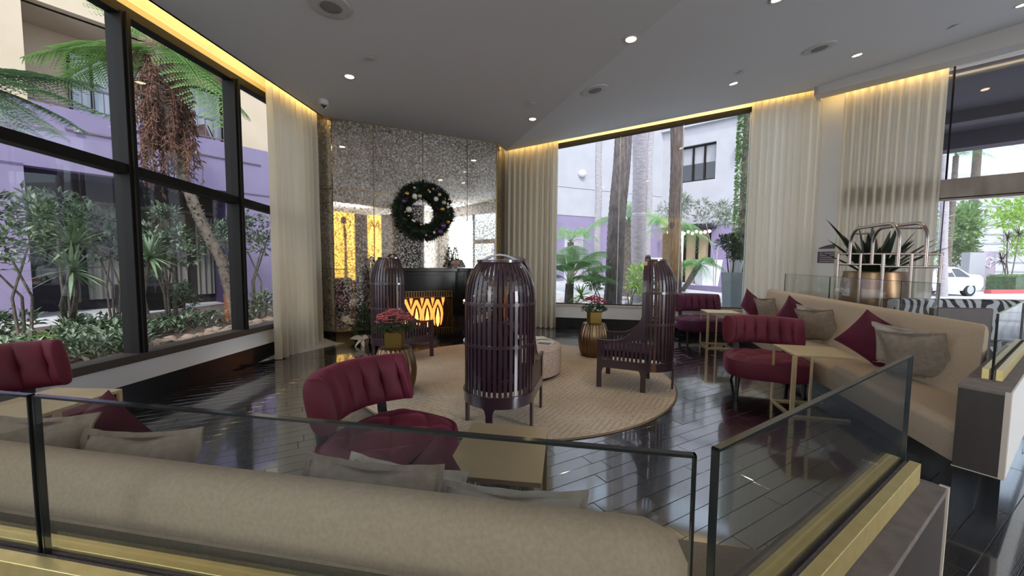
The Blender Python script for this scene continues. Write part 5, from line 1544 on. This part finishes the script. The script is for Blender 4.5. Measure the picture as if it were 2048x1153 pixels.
palm('slim pale palm trunk half hidden behind the other pale one', 1297, 420, 1303, 180, 20.0, 11.5, 'palm_bark_pale')
palm('slim grey palm trunk standing alone at the left of the courtyard', 1196, 420, 1199, 225, 19.0, 12.5, 'palm_bark_pale')
palm('dark cracked palm trunk behind the side-on birdcage chair', 1349, 565, 1355, 143, 11.8, 23, 'palm_bark_dark')
def feather_palm(lab, x, y, Y, rad, n, m, base=None, trunk_r=.16, pairs=26, pl=.5, droop=.75):
    t = thing('feather_palm', lab, 'palm tree'); h = at(x, y, Y)
    bs = base or V((h.x, h.y, gz(h.x, h.y)-.05))
    b = MB(); b.tube([bs, (V(bs)+h)/2+V((.05, 0, 0)), h], [trunk_r*1.1, trunk_r, trunk_r*.9], 12); b.build('trunk', 'bark', t)
    for k in range(n):
        a = k*2.4+.3; el = R(rnd.uniform(0, 80))
        frond(t, 'frond', m, h, (cos(a)*cos(el), sin(a)*cos(el), sin(el)+.25), rad*rnd.uniform(.85, 1.1), droop, pairs, pl, .017)
feather_palm('feathery palm in front of the purple wall, left of the slim trunk', 1141, 485, 17.5, 2.1, 15, 'fern_bright', pl=.55)
feather_palm('feathery palm behind the thick grey trunk', 1258, 445, 16.5, 2.4, 17, 'fern_bright', trunk_r=.35, pl=.6)
feather_palm('feathery palm behind the dark cracked trunk', 1338, 468, 17.5, 2.4, 16, 'fern_bright', trunk_r=.3, pl=.6)
feather_palm('small curved date palm above the purple slipper chair', 1396, 532, 12.5, 1.05, 16, 'fern_bright', base=PF(1362, 585, gz(5.5, 12.3)), trunk_r=.11, pl=.3)
tf3 = thing('tree_fern', 'bright green low tree fern at the left of the wide window', 'fern')
h = at(1139, 568, 10.6); b = MB(); b.tube([(h.x-.02, h.y, -.05), h], [.15, .11], 12); b.build('trunk', 'bark', tf3)
for (x, y, dY, dr) in ((1105, 500, -.5, .5), (1125, 478, .8, .4), (1165, 492, -.4, .45), (1200, 490, .5, .45), (1235, 515, -.2, .4), (1090, 540, .4, .5), (1185, 545, -.8, .5), (1150, 470, 1.2, .3), (1225, 475, 1.4, .4), (1240, 555, .3, .5)):
    tip = at(x, y, 10.6+dY); d = tip-h; L = d.length
    frond(tf3, 'frond', 'fern_bright', h, d+V((0, 0, dr*L)), L*1.05, dr, 26, .50, .036, comb=9, start=.42)
for (x, y, Y, rpx, n, m, lab, g_) in ((1348, 420, 21, 40, 520, 'shrub_grey', 'grey green olive tree behind the dark cracked trunk', None), (1435, 432, 20, 42, 620, 'shrub_grey', 'grey green olive tree with pale stem by the awning', None)):
    p = at(x, y, Y); r = rpx/F*Y
    bush(lab, p, (r, r, r*.75), n, .28, .07, m, gz(p.x, p.y), 3, 'olive_tree', None, 9, 'palm_bark_pale')
for (x, y, Y, rpx, n, ls, m, lab) in ((1262, 560, 13, 36, 420, .16, 'lime_leaf', 'leafy green bush between the two big palm trunks'), (1195, 560, 12.4, 34, 420, .16, 'tree_leaf', 'leafy green bush left of the thick grey trunk'), (1318, 565, 13.2, 28, 300, .14, 'tree_leaf', 'green bush left of the dark cracked trunk'), (1465, 494, 10.4, 34, 900, .12, 'shrub_dark', 'dark round bush growing in the tall grey planter')):
    p = at(x, y, Y); r = rpx/F*Y
    bush(lab, p, (r, r, r*.9), n, ls, ls*.4, m, gz(p.x, p.y) if y > 500 else 1.2, 3)
dracaena('lime green strappy plant before the bush in the wide window', [at(1162, 592, 10.2)], at(1162, 598, 10.2), 'lime_leaf', .45)
rms = []
for k in range(4):
    b = MB(); b.ball((0, 0, .06), (.20, .15, .10), 7, 9, .5); rms.append(b.mesh('rock', 'rock'))
for k in range(60):
    q = PF(rnd.uniform(1105, 1345), rnd.uniform(585, 620), 0)
    if q.y < 9.9 or q.y > 15: q.y = rnd.uniform(10, 13.5)
    o = bpy.data.objects.new('rock', rms[k % 4]); col.objects.link(o)
    o.location = (q.x, q.y, gz(q.x, q.y)-.02); o.rotation_euler = (0, 0, rnd.random()*6)
    tag(o, 'pale rock in the planting bed outside the wide window', 'rock', 'pale rocks in the courtyard bed')
b = MB(); b.obox(on_mid(.5, -.25), on_mid(4.1, -.25), -9, 0, (-.06, -.06), (-.012, -.012), nM); struct(b.build('ground_bed', 'soil'))
def planter(lab, x0, x1, yt, yb, Y, m, z0=None):
    t = thing('planter', lab, 'planter'); a, c, bt = at(x0, yt, Y), at(x1, yt, Y), at((x0+x1)/2, yb, Y)
    w = (c.x-a.x)/2; cx = (a.x+c.x)/2; g = gz(cx, Y)-.02 if z0 is None else z0
    b = MB(); h = a.z-g; k = .72
    b.add([(cx+sx*w*q, Y+sy*w*q, zz) for q, zz in ((k, g), (1, g+h), (.9, g+h), (.85, g+h-.1)) for sx, sy in ((-1, -1), (1, -1), (1, 1), (-1, 1))], [(3, 2, 1, 0), (12, 13, 14, 15)]+[(i*4+j, i*4+(j+1) % 4, i*4+(j+1) % 4+4, i*4+j+4) for i in range(3) for j in range(4)])
    b.build('tapered_box', m, t, .01); return t
planter('white tapered planter box beside the purple kerb', 1394, 1435, 520, 562, 22, 'white_pot')
planter('low white planter trough between palm trunks', 1293, 1320, 516, 532, 24, 'white_pot')
planter('tall grey tapered planter right outside the wide window', 1452, 1490, 545, 640, 10.4, 'grey_pot', -.02)
b = MB(); p = at(1472, 535, 10.4); b.lathe([(.13, -.14), (.17, .20), (.15, .20), (.12, -.05)], 12, Matrix.Translation(p), flute=lambda a, z: 1+.06*sin(12*a)); o = b.build('white_liner', 'white_pot'); tag(o, 'white fluted pot standing in the tall grey planter', 'pot')
b = MB(); q0, q1 = PF(1383, 566, .3), PF(1470, 574, .3)
d = at(1380, 560, 20); e_ = at(1470, 571, 18); b.obox((d.x, d.y), (e_.x, e_.y), 0, .4, gz(d.x, d.y)-.05, gz(d.x, d.y)+.22); struct(b.build('kerb', 'stucco_purple'))
iv = thing('ivy_column', 'ivy covered column at the right edge of the wide window', 'ivy')
p = at(1490, 360, 13.5)
b = MB(); b.tube([(p.x, p.y, 0), (p.x+.05, p.y, 8)], .16, 10); b.build('column_core', 'bark', iv)
b = MB()
for k in range(2600):
    z = rnd.uniform(0, 8); a = rnd.random()*2*pi; d = V((cos(a), sin(a), rnd.uniform(-.8, .2)))
    b.leaf((p.x+cos(a)*.22, p.y+sin(a)*.22, z), d, .13, .09)
tag(b.build('leaves', 'tree_leaf', iv), kind='stuff')

# ------------------------------------------------------------------ right: driveway, canopy, car
cp = thing('canopy', 'dark driveway canopy with deep beams outside the entry glazing', 'canopy')
def cpb(name, t0, t1, o0, o1, z0, z1):
    b = MB(); b.obox(on_entry(t0), on_entry(t1), -o1, -o0, z0, z1, nE); b.build(name, 'canopy', cp)
cpb('soffit', -.3, 8.5, .25, 6.2, 5.15, 5.5)
cpb('edge_beam', -.3, 8.5, 5.7, 6.25, 4.72, 5.2); cpb('beam', -.3, 8.5, 3.6, 4.0, 4.9, 5.2)
cpb('cross_beam', 5.0, 5.4, .25, 6, 4.95, 5.2)
b = MB(); b.obox(on_entry(8), on_entry(8.5), -6.1, -5.6, 0, 4.8, nE); b.build('canopy_post', 'canopy', cp)
car = thing('car', 'white four-door sedan parked on the bright driveway', 'car', (22.7, 21.0, -.02), atan2(-.15, -.99))
car.scale = (1.06,)*3
st = [(-2.22, .45, .80, .98, .60), (-2.12, .30, .86, 1.05, .70), (-1.75, .27, .88, 1.08, .70), (-1.55, .27, .88, 1.10, .62), (-.95, .27, .88, 1.42, .55), (-.3, .27, .88, 1.47, .56), (.25, .27, .88, 1.42, .55), (1.0, .27, .88, 1.00, .62), (1.7, .27, .87, .92, .68), (2.1, .30, .83, .80, .66), (2.24, .42, .76, .66, .58)]
b = MB(); vs = []
for x, z0, w, zt1, wr in st:
    zs = min(.92, zt1-.02)
    for y, z in ((-w*.9, z0), (-w, .55), (-w*.97, zs-.02), (-wr, zt1), (wr, zt1), (w*.97, zs-.02), (w, .55), (w*.9, z0)): vs.append((x, y, z))
fs = [(i*8+k, i*8+(k+1) % 8, (i+1)*8+(k+1) % 8, (i+1)*8+k) for i in range(len(st)-1) for k in range(8)]+[tuple(range(8))[::-1], tuple((len(st)-1)*8+k for k in range(8))]
b.add(vs, fs, True); b.build('body', 'car_white', car, sharp=28)
for s in (-1, 1):
    def sidey(z): return s*(.855-(z-.9)/(.53)*.30+.012)
    for poly in (((-1.32, .96), (-.45, .96), (-.45, 1.38), (-.92, 1.36)), ((-.37, .96), (.72, .96), (.28, 1.35), (-.37, 1.39))):
        b = MB(); b.add([(x, sidey(z), z) for x, z in poly]+[(x, sidey(z)-s*.02, z) for x, z in poly], [(0, 1, 2, 3), (7, 6, 5, 4)]+[(i, i+4, (i+1) % 4+4, (i+1) % 4) for i in range(4)]); b.build('side_window', 'window_dark', car)
    for x in (-1.3, 1.3):
        b = MB(); b.tube([(x, s*.66, .32), (x, s*.875, .32)], .32, 24, False); w = b.build('wheel', 'tyre', car)
        b = MB(); b.tube([(x, s*.86, .32), (x, s*.885, .32)], .21, 20, False); b.build('rim', 'alloy', w)
    b = MB(); b.box((-2.22, s*.52-.14, .72), (-2.10, s*.52+.14, .90)); b.build('tail_lamp', 'lamp_red', car)
b = MB(); b.add([(1.0, -.58, 1.012), (1.0, .58, 1.012), (.27, .50, 1.425), (.27, -.50, 1.425)], [(0, 1, 2, 3)]); b.build('windscreen', 'window_dark', car)
b = MB(); b.add([(-1.53, -.56, 1.125), (-1.53, .56, 1.125), (-.97, .50, 1.43), (-.97, -.50, 1.43)], [(3, 2, 1, 0)]); b.build('rear_window', 'window_dark', car)
hd = thing('hedge', 'clipped green hedge beside the red kerb on the driveway', 'hedge')
p, q = at(1972, 560, 24), at(2110, 560, 27)
b = MB(); b.obox((p.x, p.y), (q.x, q.y), 0, 1.2, 0, .95); b.build('hedge_core', 'shrub_dark', hd)
b = MB()
for k in range(2200):
    u, v = rnd.random(), rnd.random(); c = p.lerp(q, u); n_ = V((q.y-p.y, -(q.x-p.x), 0)).normalized()
    f = rnd.choice((0, 0, 1)); w = c+n_*(v*1.2 if f else 0); b.leaf((w.x, w.y, .97 if f else rnd.uniform(.05, 1.0)), (rnd.uniform(-1, 1), rnd.uniform(-1, 0), rnd.uniform(.2, 1)), .16, .09)
tag(b.build('leaves', 'tree_leaf', hd), kind='stuff')
p, q = at(1968, 583, 22.5), at(2130, 578, 24)
b = MB(); b.obox((p.x, p.y), (q.x, q.y), 0, .3, -.05, .20); struct(b.build('kerb', 'curb_red'))
for (x0, x1, y0, y1, Y, m, lab) in ((1941, 1967, 505, 575, 25.5, 'sign_grey', 'grey block monument sign behind the white car'), (1968, 1990, 503, 545, 26.5, 'sign_mauve', 'mauve monument sign panel with a pale round emblem')):
    t = thing('monument_sign', lab, 'sign'); a, c = at(x0, y0, Y), at(x1, y1, Y)
    b = MB(); b.box((a.x, Y, 0), (c.x, Y+.5, a.z)); b.build('block', m, t)
    if m == 'sign_mauve':
        b = MB(); cx, cz = (a.x+c.x)/2, a.z-.75
        b.tube([(cx+.34*cos(k*.3), Y-.02, cz+.34*sin(k*.3)) for k in range(17)]+[(cx+.20*cos(k*.4+5), Y-.02, cz+.12+.14*sin(k*.4+5)) for k in range(8)], .035, 6); b.build('emblem', 'white_pot', t)
feather_palm('palm crown left in the upper entry pane, beyond the canopy', 1912, 312, 26, 2.0, 15, 'tree_leaf', pl=.5)
feather_palm('wide palm crown right in the upper entry pane, beyond the canopy', 1955, 300, 28, 2.6, 18, 'tree_leaf', trunk_r=.25, pl=.6)
for (x, y, Y, rx, rz, n, ls, m, lab) in ((1915, 470, 27, 42, 75, 1500, .4, 'tree_leaf', 'tall green leafy tree behind the white car'), (1868, 480, 24, 24, 70, 500, .4, 'tree_leaf', 'green tree half hidden by the entry curtain'), (2020, 425, 30, 45, 30, 600, .4, 'lime_leaf', 'yellow green tree over the far white building'), (2060, 480, 31, 40, 40, 500, .4, 'lime_leaf', 'yellow green tree at the right edge behind the hedge')):
    p = at(x, y, Y)
    bush(lab, p, (rx/F*Y, rx/F*Y, rz/F*Y), n, ls, ls*.5, m, 0, 3, 'leafy_tree', None, 12)
palm('pale trunk standing beside the entry curtain edge', 1886, 540, 1888, 410, 20, 13, 'palm_bark_pale')
dracaena('dark purple dracaena rosettes above the hedge', [at(2015, 478, 26), at(2038, 470, 27), at(2003, 520, 25.5)], PF(2020, 570, 0)+V((0, 0, 0)) if False else V((at(2020, 560, 26).x, 26, .2)), 'sign_plum', .8)
fb = thing('far_building', 'white building with horizontal lines beyond the driveway', 'building')
a, c = at(1850, 300, 44), at(2200, 300, 44)
b = MB(); b.box((a.x, 44, 0), (c.x+8, 46, 12)); b.build('wall', 'stucco_white', fb)
for k in range(9): b = MB(); b.box((a.x, 43.9, 1+k*1.05), (c.x+8, 44, 1.12+k*1.05)); b.build('siding_line', 'sign_grey', fb)
lw_ = thing('garden_wall', 'purple garden wall beyond the lobby side windows', 'wall')
b = MB(); b.box((19, -9, 0), (19.4, 9, 3.4)); b.build('wall', 'stucco_purple', lw_)
b = MB(); b.box((18.9, -9, 3.4), (19.5, 9, 3.5)); b.build('coping', 'stucco_white', lw_)
